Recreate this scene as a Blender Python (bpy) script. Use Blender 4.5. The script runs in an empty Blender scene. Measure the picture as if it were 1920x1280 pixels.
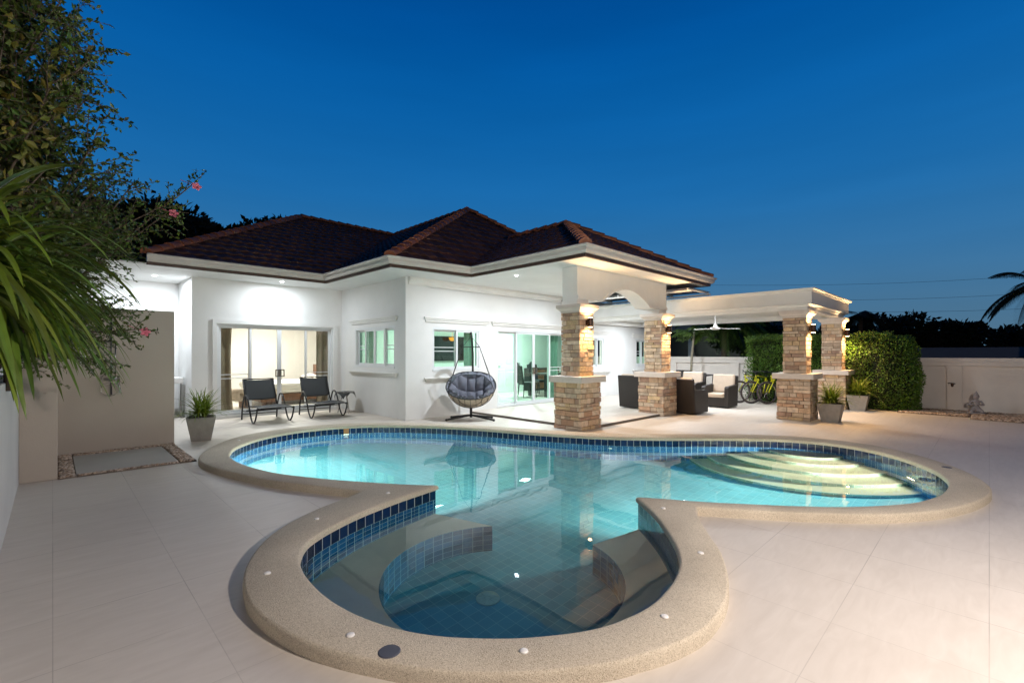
import bpy, bmesh, math, random
from math import sin, cos, pi, radians as R, sqrt, hypot
from mathutils import Vector, Matrix, noise
random.seed(7)
S = bpy.context.scene
COL = S.collection

# ------------------------------------------------------------------ camera
cd = bpy.data.cameras.new("camera")
cam = bpy.data.objects.new("camera", cd)
COL.objects.link(cam)
cam.location = (0, 0, 1.45)
cam.rotation_euler = (R(90), 0, R(-44.45))
cd.sensor_width = 36
cd.lens = 16.46
cd.shift_y = 0.012
cd.clip_start = 0.05
cd.clip_end = 2000
S.camera = cam

# ------------------------------------------------------------------ view
S.view_settings.view_transform = 'Standard'
S.view_settings.look = 'None'
S.view_settings.gamma = 1
S.view_settings.exposure = 0
S.cycles.use_denoising = True
try:
    S.cycles.denoiser = 'OPENIMAGEDENOISE'
except Exception:
    pass
S.cycles.max_bounces = 8
S.cycles.diffuse_bounces = 4
S.cycles.glossy_bounces = 4
S.cycles.transparent_max_bounces = 16
S.cycles.transmission_bounces = 6
S.cycles.sample_clamp_indirect = 4
S.cycles.sample_clamp_direct = 12
S.cycles.caustics_reflective = False
S.cycles.caustics_refractive = True

# ------------------------------------------------------------------ dusk sky (brightest over the house, where the sun went down)
W = bpy.data.worlds.new("World")
S.world = W
W.use_nodes = True
nt = W.node_tree
nt.nodes.clear()
def nd(t, k, **kw):
    n = t.nodes.new(k)
    for a, b in kw.items():
        setattr(n, a, b)
    return n
out = nd(nt, 'ShaderNodeOutputWorld')
bg = nd(nt, 'ShaderNodeBackground')
tc = nd(nt, 'ShaderNodeTexCoord')
sep = nd(nt, 'ShaderNodeSeparateXYZ')
ramp = nd(nt, 'ShaderNodeValToRGB')
nt.links.new(tc.outputs['Generated'], sep.inputs[0])
nt.links.new(sep.outputs['Z'], ramp.inputs[0])
cr = ramp.color_ramp
cr.interpolation = 'B_SPLINE'
stops = [(0.0, (.085, .17, .25)), (.07, (.072, .178, .295)), (.17, (.038, .175, .375)), (.30, (.009, .152, .425)), (.50, (.0, .102, .375)), (.64, (.0, .062, .28)), (.76, (.001, .02, .09)), (1, (.001, .012, .05))]
cr.elements[0].position = 0
cr.elements[0].color = (*stops[0][1], 1)
cr.elements[1].position = 1
cr.elements[1].color = (*stops[-1][1], 1)
for p, c in stops[1:-1]:
    e = cr.elements.new(p)
    e.color = (*c, 1)
# the sky is darker opposite the sunset
dotn = nd(nt, 'ShaderNodeVectorMath', operation='DOT_PRODUCT')
dotn.inputs[1].default_value = (cos(R(45)), sin(R(45)), 0)
nt.links.new(tc.outputs['Generated'], dotn.inputs[0])
mr = nd(nt, 'ShaderNodeMapRange')
mr.interpolation_type = 'SMOOTHSTEP'
mr.inputs['From Min'].default_value = -.35
mr.inputs['From Max'].default_value = .5
mr.inputs['To Min'].default_value = .10
mr.inputs['To Max'].default_value = 1
nt.links.new(dotn.outputs['Value'], mr.inputs['Value'])
cn = nd(nt, 'ShaderNodeTexNoise')
cm = nd(nt, 'ShaderNodeMapping')
cm.inputs['Scale'].default_value = (1.2, 1.2, 9)
cn.inputs['Scale'].default_value = 2.2
cn.inputs['Detail'].default_value = 4
nt.links.new(tc.outputs['Generated'], cm.inputs[0])
nt.links.new(cm.outputs[0], cn.inputs['Vector'])
cmr = nd(nt, 'ShaderNodeMapRange')
cmr.inputs['From Min'].default_value = .35
cmr.inputs['From Max'].default_value = .75
cmr.inputs['To Min'].default_value = .96
cmr.inputs['To Max'].default_value = 1.035
nt.links.new(cn.outputs[0], cmr.inputs['Value'])
mm = nd(nt, 'ShaderNodeMath', operation='MULTIPLY')
nt.links.new(mr.outputs[0], mm.inputs[0])
nt.links.new(cmr.outputs[0], mm.inputs[1])
nt.links.new(ramp.outputs[0], bg.inputs['Color'])
nt.links.new(mm.outputs[0], bg.inputs['Strength'])
nt.links.new(bg.outputs[0], out.inputs['Surface'])

LK = 2.4
def lamp(kind, name, loc, energy, col, size=.05, aim=None, angle=60, blend=.6, sx=None, sy=None, parent=None):
    l = bpy.data.lights.new(name, kind)
    l.energy = energy * LK
    l.color = col
    if kind == 'AREA':
        l.shape = 'RECTANGLE' if kind == 'AREA' and sx else 'DISK'
        l.size = sx or size
        l.size_y = sy or size
    else:
        l.shadow_soft_size = size
    if kind == 'SPOT':
        l.spot_size = R(angle)
        l.spot_blend = blend
    o = bpy.data.objects.new(name, l)
    COL.objects.link(o)
    o.location = loc
    if aim is not None:
        d = Vector(aim) - Vector(loc)
        o.rotation_euler = d.to_track_quat('-Z', 'Y').to_euler()
    if parent:
        o.parent = parent
        o.location = Vector(loc) - Vector(wloc(parent))
    return o
COOL = (.86, .93, 1.0)
WARM = (1.0, .60, .27)
CREAM = (1.0, .82, .62)

# assumed bodiless flood light, out of view, right hand side, brightens deck and coping
lamp('POINT', 'assumed_flood_light', (2.7, -1.7, 2.7), 385, (1, .89, .80), size=.12)

# ------------------------------------------------------------------ materials
MATS = {}
def material(name, col, rough=.5, metal=0, var=0, vs=4, bump=0, bs=60, tint=0, spec=.5, emit=None, es=1, col2=None, bdist=.01, coat=0, alpha=None, sss=0, trans=0):
    m = bpy.data.materials.new(name)
    m.use_nodes = True
    t = m.node_tree
    b = t.nodes['Principled BSDF']
    b.inputs['Base Color'].default_value = (*col, 1)
    b.inputs['Roughness'].default_value = rough
    b.inputs['Metallic'].default_value = metal
    b.inputs['Specular IOR Level'].default_value = spec
    b.inputs['Coat Weight'].default_value = coat
    if emit:
        b.inputs['Emission Color'].default_value = (*emit, 1)
        b.inputs['Emission Strength'].default_value = es
    c = nd(t, 'ShaderNodeTexCoord')
    src = None
    if var or col2:
        n = nd(t, 'ShaderNodeTexNoise')
        n.inputs['Scale'].default_value = vs
        n.inputs['Detail'].default_value = 6
        n.inputs['Roughness'].default_value = .6
        t.links.new(c.outputs['Object'], n.inputs['Vector'])
        rm = nd(t, 'ShaderNodeValToRGB')
        rm.color_ramp.elements[0].position = .3
        rm.color_ramp.elements[1].position = .7
        a = col if col2 else tuple(x * (1 - var) for x in col)
        d = col2 if col2 else tuple(min(1, x * (1 + var)) for x in col)
        rm.color_ramp.elements[0].color = (*a, 1)
        rm.color_ramp.elements[1].color = (*d, 1)
        t.links.new(n.outputs['Fac'], rm.inputs[0])
        src = rm.outputs[0]
    if tint:
        at = nd(t, 'ShaderNodeAttribute', attribute_name='tint')
        mx = nd(t, 'ShaderNodeMix', data_type='RGBA', blend_type='MULTIPLY')
        mx.inputs[0].default_value = 1
        if src is None:
            mx.inputs[6].default_value = (*col, 1)
        else:
            t.links.new(src, mx.inputs[6])
        t.links.new(at.outputs['Color'], mx.inputs[7])
        src = mx.outputs[2]
    if src is not None:
        t.links.new(src, b.inputs['Base Color'])
    if bump:
        n = nd(t, 'ShaderNodeTexNoise')
        n.inputs['Scale'].default_value = bs
        n.inputs['Detail'].default_value = 5
        t.links.new(c.outputs['Object'], n.inputs['Vector'])
        bp = nd(t, 'ShaderNodeBump')
        bp.inputs['Strength'].default_value = bump
        bp.inputs['Distance'].default_value = bdist
        t.links.new(n.outputs['Fac'], bp.inputs['Height'])
        t.links.new(bp.outputs[0], b.inputs['Normal'])
    if trans:
        # thin leaves let some light through
        tr = nd(t, 'ShaderNodeBsdfTranslucent')
        ms = nd(t, 'ShaderNodeMixShader')
        ms.inputs[0].default_value = trans
        if src is not None:
            t.links.new(src, tr.inputs['Color'])
        else:
            tr.inputs['Color'].default_value = (*col, 1)
        o_ = t.nodes['Material Output']
        t.links.new(b.outputs[0], ms.inputs[1])
        t.links.new(tr.outputs[0], ms.inputs[2])
        t.links.new(ms.outputs[0], o_.inputs['Surface'])
    MATS[name] = m
    return m

M = {}
M['wall'] = material('white wall paint', (.76, .76, .745), .6, var=.06, vs=.9, bump=.08, bs=120)
M['trimw'] = material('white moulding paint', (.76, .75, .72), .5, var=.04, vs=3)
M['beigewall'] = material('taupe render', (.46, .40, .345), .8, var=.05, vs=1.2, bump=.2, bs=90)
M['palewall'] = material('grey white render', (.60, .58, .55), .8, var=.07, vs=1.0, bump=.2, bs=60)
M['bwall'] = material('boundary wall paint', (.80, .745, .69), .75, var=.06, vs=1.3, bump=.15, bs=80)
M['gutter'] = material('grey white gutter', (.60, .56, .52), .4, var=.06, vs=6)
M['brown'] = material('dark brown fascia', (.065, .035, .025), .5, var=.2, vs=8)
M['roof'] = material('dark clay roof tiles', (.085, .039, .028), .62, var=.3, vs=2.5, bump=.3, bs=30, tint=1)
M['ridge'] = material('terracotta ridge tiles', (.30, .11, .055), .6, var=.3, vs=6, bump=.3, bs=40, tint=1)
M['stone'] = material('sandstone blocks', (.53, .43, .33), .9, var=.22, vs=14, bump=.8, bs=28, bdist=.012, tint=1)
M['mortar'] = material('stone joints', (.24, .185, .135), .95, var=.2, vs=20)
M['cap'] = material('cream cast stone', (.68, .61, .55), .6, var=.06, vs=8)
M['frame'] = material('white aluminium', (.72, .74, .75), .35, var=.02)
M['dark'] = material('black powder coat', (.012, .012, .014), .38, spec=.5)
M['sling'] = material('charcoal mesh fabric', (.05, .055, .06), .75, var=.15, vs=120, bump=.3, bs=400)
M['wicker'] = material('dark brown wicker', (.018, .013, .012), .55, var=.3, vs=90, bump=.7, bs=160)
M['cushion'] = material('beige cushion fabric', (.52, .42, .33), .9, var=.06, vs=12, bump=.2, bs=200)
M['greycush'] = material('grey blue cushion fabric', (.145, .155, .195), .9, var=.10, vs=10, bump=.3, bs=220)
M['rattan'] = material('beige rattan', (.42, .36, .28), .75, var=.2, vs=60, bump=.6, bs=120)
M['chrome'] = material('brushed steel', (.38, .36, .34), .25, metal=1)
M['pot'] = material('grey concrete pot', (.30, .285, .26), .85, var=.15, vs=8, bump=.4, bs=40)
M['soil'] = material('potting soil', (.03, .022, .016), .95, var=.3, vs=30)
M['blade'] = material('spider plant leaves', (.13, .20, .02), .5, var=.2, vs=6, tint=1, trans=.3)
M['strap'] = material('strap leaves', (.11, .165, .02), .38, var=.2, vs=5, tint=1, trans=.3)
M['leafo'] = material('shrub leaves', (.062, .10, .018), .45, var=.3, vs=3, tint=1, trans=.25)
M['leafy'] = material('yellow green leaves', (.16, .16, .03), .5, var=.2, vs=5, tint=1, trans=.3)
M['hedge'] = material('hedge leaves', (.085, .19, .028), .45, var=.3, vs=2, tint=1, trans=.2)
M['palm'] = material('palm fronds', (.11, .19, .04), .5, var=.2, vs=3, tint=1, trans=.2)
M['farleaf'] = material('far tree leaves', (.018, .024, .012), .7, var=.3, vs=.5, tint=1)
M['bark'] = material('bark', (.10, .075, .055), .9, var=.3, vs=12, bump=.6, bs=40)
M['paletrunk'] = material('pale green trunk', (.30, .27, .20), .8, var=.2, vs=20, bump=.4, bs=40)
M['petal'] = material('pink petals', (.80, .22, .30), .6, var=.1, vs=10, trans=.3)
M['white'] = material('white enamel', (.8, .8, .79), .35)
M['whitecloth'] = material('white bed linen', (.78, .75, .70), .9, var=.03, vs=4, bump=.4, bs=9, bdist=.03)
M['wood'] = material('brown wood', (.17, .075, .035), .45, var=.3, vs=9)
M['curtain'] = material('sand curtain', (.34, .27, .19), .9, var=.08, vs=6)
M['gcurtain'] = material('pale green curtain', (.30, .40, .33), .9, var=.08, vs=6)
M['intwall'] = material('cream interior wall', (.82, .80, .76), .8)
M['intwhite'] = material('cool interior wall', (.72, .79, .73), .8)
M['intfloor'] = material('glossy room tiles', (.62, .60, .54), .25, var=.05, vs=2)
M['blackgloss'] = material('black glass', (.012, .012, .014), .12)
M['leather'] = material('dark upholstery', (.014, .018, .018), .6)
M['tyre'] = material('tyre rubber', (.05, .035, .035), .8)
M['yellow'] = material('yellow bicycle paint', (.62, .60, .015), .3, coat=.4)
M['statue'] = material('grey carved stone', (.38, .35, .36), .9, var=.25, vs=25, bump=.6, bs=60)
M['pebble'] = material('river pebbles', (.42, .36, .31), .7, var=.2, vs=10, tint=1)
M['gravelbase'] = material('gravel bed', (.12, .10, .085), .95, var=.4, vs=60, bump=1, bs=90)
M['slab'] = material('shower slab', (.44, .42, .385), .65, var=.06, vs=2, bump=.1, bs=60)
M['bronze'] = material('dark bronze lamp body', (.06, .03, .02), .4, metal=.5)
M['lens'] = material('lit lamp lens', (1, .9, .7), .4, emit=(1, .70, .36), es=55)
M['dllens'] = material('lit downlight lens', (1, 1, 1), .4, emit=(.9, .96, 1), es=70)
M['shade'] = material('lit lamp shade', (.8, .6, .4), .7, emit=(1, .50, .22), es=2.2)
M['plensw'] = material('lit pool lamp', (1, 1, 1), .4, emit=(1, .8, .55), es=14)
M['asphalt'] = material('dark ground', (.05, .05, .035), .95, var=.3, vs=.6, bump=.3, bs=6)
M['nwall'] = material('neighbour facade', (.30, .31, .36), .8, var=.05)
M['nwhite'] = material('neighbour white trim', (.62, .65, .68), .7)
M['winddark'] = material('unlit window glass', (.018, .018, .024), .25)
M['poly'] = material('smoked roof sheet', (.045, .038, .035), .25, var=.3, vs=8)
M['glow'] = material('orange reflection glow', (.75, .28, .05), .35, emit=(1, .30, .03), es=1.0)  # emissive orange that stands in for a reflection
M['plastic'] = material('white plastic', (.80, .78, .76), .4)
M['skim'] = material('dark blue grey lid', (.07, .075, .10), .6, var=.1)
M['wire'] = material('power cable', (.02, .02, .025), .8)
M['purple'] = material('violet fabric', (.12, .10, .28), .9)
M['pondlight'] = material('drain grille', (.55, .68, .60), .5)

def tile_mat(name, col, grout, size, rough, uv, gw=.045, var=.3, uvx=(1, 1)):
    m = bpy.data.materials.new(name)
    m.use_nodes = True
    t = m.node_tree
    b = t.nodes['Principled BSDF']
    c = nd(t, 'ShaderNodeTexCoord')
    mp = nd(t, 'ShaderNodeMapping')
    mp.inputs['Scale'].default_value = (1 / size * uvx[0], 1 / size * uvx[1], 1)
    t.links.new(c.outputs['UV' if uv else 'Object'], mp.inputs[0])
    sp = nd(t, 'ShaderNodeSeparateXYZ')
    t.links.new(mp.outputs[0], sp.inputs[0])
    ms = []
    for ax in 'XY':
        fr = nd(t, 'ShaderNodeMath', operation='FRACT')
        t.links.new(sp.outputs[ax], fr.inputs[0])
        s = nd(t, 'ShaderNodeMath', operation='SUBTRACT')
        s.inputs[1].default_value = .5
        t.links.new(fr.outputs[0], s.inputs[0])
        a = nd(t, 'ShaderNodeMath', operation='ABSOLUTE')
        t.links.new(s.outputs[0], a.inputs[0])
        g = nd(t, 'ShaderNodeMath', operation='GREATER_THAN')
        g.inputs[1].default_value = .5 - gw
        t.links.new(a.outputs[0], g.inputs[0])
        ms.append(g)
    mx = nd(t, 'ShaderNodeMath', operation='MAXIMUM')
    t.links.new(ms[0].outputs[0], mx.inputs[0])
    t.links.new(ms[1].outputs[0], mx.inputs[1])
    fl = nd(t, 'ShaderNodeVectorMath', operation='FLOOR')
    t.links.new(mp.outputs[0], fl.inputs[0])
    wn = nd(t, 'ShaderNodeTexWhiteNoise')
    t.links.new(fl.outputs[0], wn.inputs['Vector'])
    rm = nd(t, 'ShaderNodeValToRGB')
    rm.color_ramp.elements[0].color = (*[x * (1 - var) for x in col], 1)
    rm.color_ramp.elements[1].color = (*[min(1, x * (1 + var)) for x in col], 1)
    t.links.new(wn.outputs['Value'], rm.inputs[0])
    mix = nd(t, 'ShaderNodeMix', data_type='RGBA')
    t.links.new(mx.outputs[0], mix.inputs[0])
    t.links.new(rm.outputs[0], mix.inputs[6])
    mix.inputs[7].default_value = (*grout, 1)
    t.links.new(mix.outputs[2], b.inputs['Base Color'])
    b.inputs['Roughness'].default_value = rough
    bp = nd(t, 'ShaderNodeBump')
    bp.inputs['Strength'].default_value = .4
    bp.inputs['Distance'].default_value = .003
    bp.invert = True
    t.links.new(mx.outputs[0], bp.inputs['Height'])
    t.links.new(bp.outputs[0], b.inputs['Normal'])
    return m
M['pooltile'] = tile_mat('navy glazed pool tiles', (.006, .055, .155), (.30, .38, .42), .102, .12, True, gw=.03)
M['shadetile'] = tile_mat('shaded waterline tiles', (.003, .013, .055), (.46, .44, .40), .1045, .10, True, gw=.03)  # same tile as below water, darkened for the shade under the coping
M['poolfloor'] = tile_mat('blue pool floor tiles', (.085, .27, .37), (.22, .42, .50), .102, .3, False, gw=.025, var=.10)
M['tread'] = material('pale cream step tiles', (.58, .55, .44), .5, var=.05, vs=6)

def deck_mat():
    m = bpy.data.materials.new('sand stone deck tiles')
    m.use_nodes = True
    t = m.node_tree
    b = t.nodes['Principled BSDF']
    g = nd(t, 'ShaderNodeNewGeometry')
    mp = nd(t, 'ShaderNodeMapping')
    mp.inputs['Scale'].default_value = (1 / .6, 1 / .6, 1)
    t.links.new(g.outputs['Position'], mp.inputs[0])
    sp = nd(t, 'ShaderNodeSeparateXYZ')
    t.links.new(mp.outputs[0], sp.inputs[0])
    ms = []
    for ax in 'XY':
        fr = nd(t, 'ShaderNodeMath', operation='FRACT')
        t.links.new(sp.outputs[ax], fr.inputs[0])
        s = nd(t, 'ShaderNodeMath', operation='SUBTRACT')
        s.inputs[1].default_value = .5
        t.links.new(fr.outputs[0], s.inputs[0])
        a = nd(t, 'ShaderNodeMath', operation='ABSOLUTE')
        t.links.new(s.outputs[0], a.inputs[0])
        q = nd(t, 'ShaderNodeMath', operation='GREATER_THAN')
        q.inputs[1].default_value = .4965
        t.links.new(a.outputs[0], q.inputs[0])
        ms.append(q)
    mx = nd(t, 'ShaderNodeMath', operation='MAXIMUM')
    t.links.new(ms[0].outputs[0], mx.inputs[0])
    t.links.new(ms[1].outputs[0], mx.inputs[1])
    # joints come and go (worn, filled)
    jn = nd(t, 'ShaderNodeTexNoise')
    jn.inputs['Scale'].default_value = .8
    t.links.new(g.outputs['Position'], jn.inputs['Vector'])
    jr = nd(t, 'ShaderNodeMapRange')
    jr.inputs['From Min'].default_value = .42
    jr.inputs['From Max'].default_value = .62
    jr.inputs['To Min'].default_value = .2
    jr.inputs['To Max'].default_value = .55
    t.links.new(jn.outputs[0], jr.inputs['Value'])
    jm = nd(t, 'ShaderNodeMath', operation='MULTIPLY')
    t.links.new(mx.outputs[0], jm.inputs[0])
    t.links.new(jr.outputs[0], jm.inputs[1])
    n1 = nd(t, 'ShaderNodeTexNoise')
    n1.inputs['Scale'].default_value = .7
    n1.inputs['Detail'].default_value = 8
    n1.inputs['Roughness'].default_value = .65
    n1.inputs['Distortion'].default_value = .6
    t.links.new(g.outputs['Position'], n1.inputs['Vector'])
    mp2 = nd(t, 'ShaderNodeMapping')
    mp2.inputs['Scale'].default_value = (3, 14, 1)
    mp2.inputs['Rotation'].default_value = (0, 0, .5)
    t.links.new(g.outputs['Position'], mp2.inputs[0])
    n2 = nd(t, 'ShaderNodeTexNoise')
    n2.inputs['Scale'].default_value = 1
    n2.inputs['Detail'].default_value = 7
    n2.inputs['Distortion'].default_value = 1.2
    t.links.new(mp2.outputs[0], n2.inputs['Vector'])
    fl = nd(t, 'ShaderNodeVectorMath', operation='FLOOR')
    t.links.new(mp.outputs[0], fl.inputs[0])
    wn = nd(t, 'ShaderNodeTexWhiteNoise')
    t.links.new(fl.outputs[0], wn.inputs['Vector'])
    ad = nd(t, 'ShaderNodeMath', operation='ADD')
    t.links.new(n1.outputs[0], ad.inputs[0])
    t.links.new(n2.outputs[0], ad.inputs[1])
    wm = nd(t, 'ShaderNodeMath', operation='MULTIPLY_ADD')
    wm.inputs[1].default_value = .12
    t.links.new(wn.outputs['Value'], wm.inputs[0])
    t.links.new(ad.outputs[0], wm.inputs[2])
    rm = nd(t, 'ShaderNodeMapRange')
    rm.inputs['From Min'].default_value = .7
    rm.inputs['From Max'].default_value = 1.4
    t.links.new(wm.outputs[0], rm.inputs['Value'])
    ra = nd(t, 'ShaderNodeMix', data_type='RGBA')
    ra.inputs[6].default_value = (.575, .515, .45, 1)
    ra.inputs[7].default_value = (.67, .61, .545, 1)
    t.links.new(rm.outputs[0], ra.inputs[0])
    mix = nd(t, 'ShaderNodeMix', data_type='RGBA')
    t.links.new(jm.outputs[0], mix.inputs[0])
    t.links.new(ra.outputs[2], mix.inputs[6])
    mix.inputs[7].default_value = (.16, .13, .11, 1)
    t.links.new(mix.outputs[2], b.inputs['Base Color'])
    rr = nd(t, 'ShaderNodeMapRange')
    rr.inputs['To Min'].default_value = .38
    rr.inputs['To Max'].default_value = .55
    t.links.new(n1.outputs[0], rr.inputs['Value'])
    t.links.new(rr.outputs[0], b.inputs['Roughness'])
    bp = nd(t, 'ShaderNodeBump')
    bp.inputs['Strength'].default_value = .25
    bp.inputs['Distance'].default_value = .004
    t.links.new(n2.outputs[0], bp.inputs['Height'])
    t.links.new(bp.outputs[0], b.inputs['Normal'])
    return m
M['deck'] = deck_mat()

def coping_mat():
    m = material('washed aggregate coping', (.40, .31, .215), .85)
    t = m.node_tree
    b = t.nodes['Principled BSDF']
    c = nd(t, 'ShaderNodeNewGeometry')
    v = nd(t, 'ShaderNodeTexVoronoi')
    v.inputs['Scale'].default_value = 230
    t.links.new(c.outputs['Position'], v.inputs['Vector'])
    v2 = nd(t, 'ShaderNodeTexNoise')
    v2.inputs['Scale'].default_value = 1.6
    v2.inputs['Detail'].default_value = 5
    t.links.new(c.outputs['Position'], v2.inputs['Vector'])
    sp = nd(t, 'ShaderNodeSeparateColor')
    t.links.new(v.outputs['Color'], sp.inputs[0])
    r = nd(t, 'ShaderNodeValToRGB')
    e = r.color_ramp.elements
    e[0].position = 0
    e[0].color = (.42, .36, .27, 1)
    e[1].position = 1
    e[1].color = (.74, .66, .54, 1)
    k = e.new(.3)
    k.color = (.60, .52, .41, 1)
    k = e.new(.75)
    k.color = (.66, .58, .46, 1)
    t.links.new(sp.outputs[0], r.inputs[0])
    mx = nd(t, 'ShaderNodeMix', data_type='RGBA', blend_type='MULTIPLY')
    mx.inputs[0].default_value = .5
    rr = nd(t, 'ShaderNodeValToRGB')
    rr.color_ramp.elements[0].position = .35
    rr.color_ramp.elements[0].color = (.62, .60, .58, 1)
    rr.color_ramp.elements[1].position = .65
    t.links.new(v2.outputs[0], rr.inputs[0])
    t.links.new(r.outputs[0], mx.inputs[6])
    t.links.new(rr.outputs[0], mx.inputs[7])
    t.links.new(mx.outputs[2], b.inputs['Base Color'])
    bp = nd(t, 'ShaderNodeBump')
    bp.inputs['Strength'].default_value = .8
    bp.inputs['Distance'].default_value = .003
    t.links.new(v.outputs['Distance'], bp.inputs['Height'])
    t.links.new(bp.outputs[0], b.inputs['Normal'])
    return m
M['coping'] = coping_mat()

def glass_mat(name, tint, rough=.02, refl=1.0):
    m = bpy.data.materials.new(name)
    m.use_nodes = True
    t = m.node_tree
    t.nodes.clear()
    o = nd(t, 'ShaderNodeOutputMaterial')
    tr = nd(t, 'ShaderNodeBsdfTransparent')
    tr.inputs[0].default_value = (*tint, 1)
    gl = nd(t, 'ShaderNodeBsdfGlossy')
    gl.inputs['Roughness'].default_value = rough
    lw_ = nd(t, 'ShaderNodeLayerWeight')
    pw5 = nd(t, 'ShaderNodeMath', operation='POWER')
    pw5.inputs[1].default_value = 5
    fr = nd(t, 'ShaderNodeMath', operation='MULTIPLY_ADD')
    fr.inputs[1].default_value = .92
    fr.inputs[2].default_value = .04
    t.links.new(lw_.outputs['Facing'], pw5.inputs[0])
    t.links.new(pw5.outputs[0], fr.inputs[0])
    mx = nd(t, 'ShaderNodeMixShader')
    t.links.new(fr.outputs[0], mx.inputs[0])
    t.links.new(tr.outputs[0], mx.inputs[1])
    t.links.new(gl.outputs[0], mx.inputs[2])
    t.links.new(mx.outputs[0], o.inputs['Surface'])
    return m
M['glass'] = glass_mat('clear window glass', (.93, .95, .93))
M['greenglass'] = glass_mat('green tinted glass', (.80, .95, .90))

def water_mat():
    m = bpy.data.materials.new('pool water')
    m.use_nodes = True
    t = m.node_tree
    t.nodes.clear()
    o = nd(t, 'ShaderNodeOutputMaterial')
    gl = nd(t, 'ShaderNodeBsdfGlass')
    gl.inputs['Roughness'].default_value = 0
    gl.inputs['IOR'].default_value = 1.33
    g = nd(t, 'ShaderNodeNewGeometry')
    n = nd(t, 'ShaderNodeTexNoise')
    n.inputs['Scale'].default_value = 1.6
    n.inputs['Detail'].default_value = 2
    t.links.new(g.outputs['Position'], n.inputs['Vector'])
    bp = nd(t, 'ShaderNodeBump')
    bp.inputs['Strength'].default_value = .13
    bp.inputs['Distance'].default_value = .02
    t.links.new(n.outputs[0], bp.inputs['Height'])
    t.links.new(bp.outputs[0], gl.inputs['Normal'])
    t.links.new(gl.outputs[0], o.inputs['Surface'])
    va = nd(t, 'ShaderNodeVolumeAbsorption')
    va.inputs['Color'].default_value = (.49, .875, .915, 1)
    va.inputs['Density'].default_value = .42
    t.links.new(va.outputs[0], o.inputs['Volume'])
    return m
M['water'] = water_mat()

# ------------------------------------------------------------------ mesh helpers
def wloc(o):
    v = Vector((0, 0, 0))
    while o is not None:
        v += o.location
        o = o.parent
    return v
def props(o, label=None, cat=None, group=None, kind=None):
    if label:
        o['label'] = label
    if cat:
        o['category'] = cat
    if group:
        o['group'] = group
    if kind:
        o['kind'] = kind
    return o
def thing(name, label, cat, loc=(0, 0, 0), rz=0, group=None):
    o = bpy.data.objects.new(name, None)
    o.empty_display_size = .2
    COL.objects.link(o)
    o.location = loc
    o.rotation_euler = (0, 0, rz)
    return props(o, label, cat, group)
def dup(root, loc, rz, label, group=None):
    def cp(o, parent):
        c = o.copy()
        COL.objects.link(c)
        c.parent = parent
        for ch in o.children:
            cp(ch, c)
        return c
    r = cp(root, None)
    r.location = loc
    r.rotation_euler = (0, 0, rz)
    r['label'] = label
    if group:
        r['group'] = group
    return r

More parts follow.
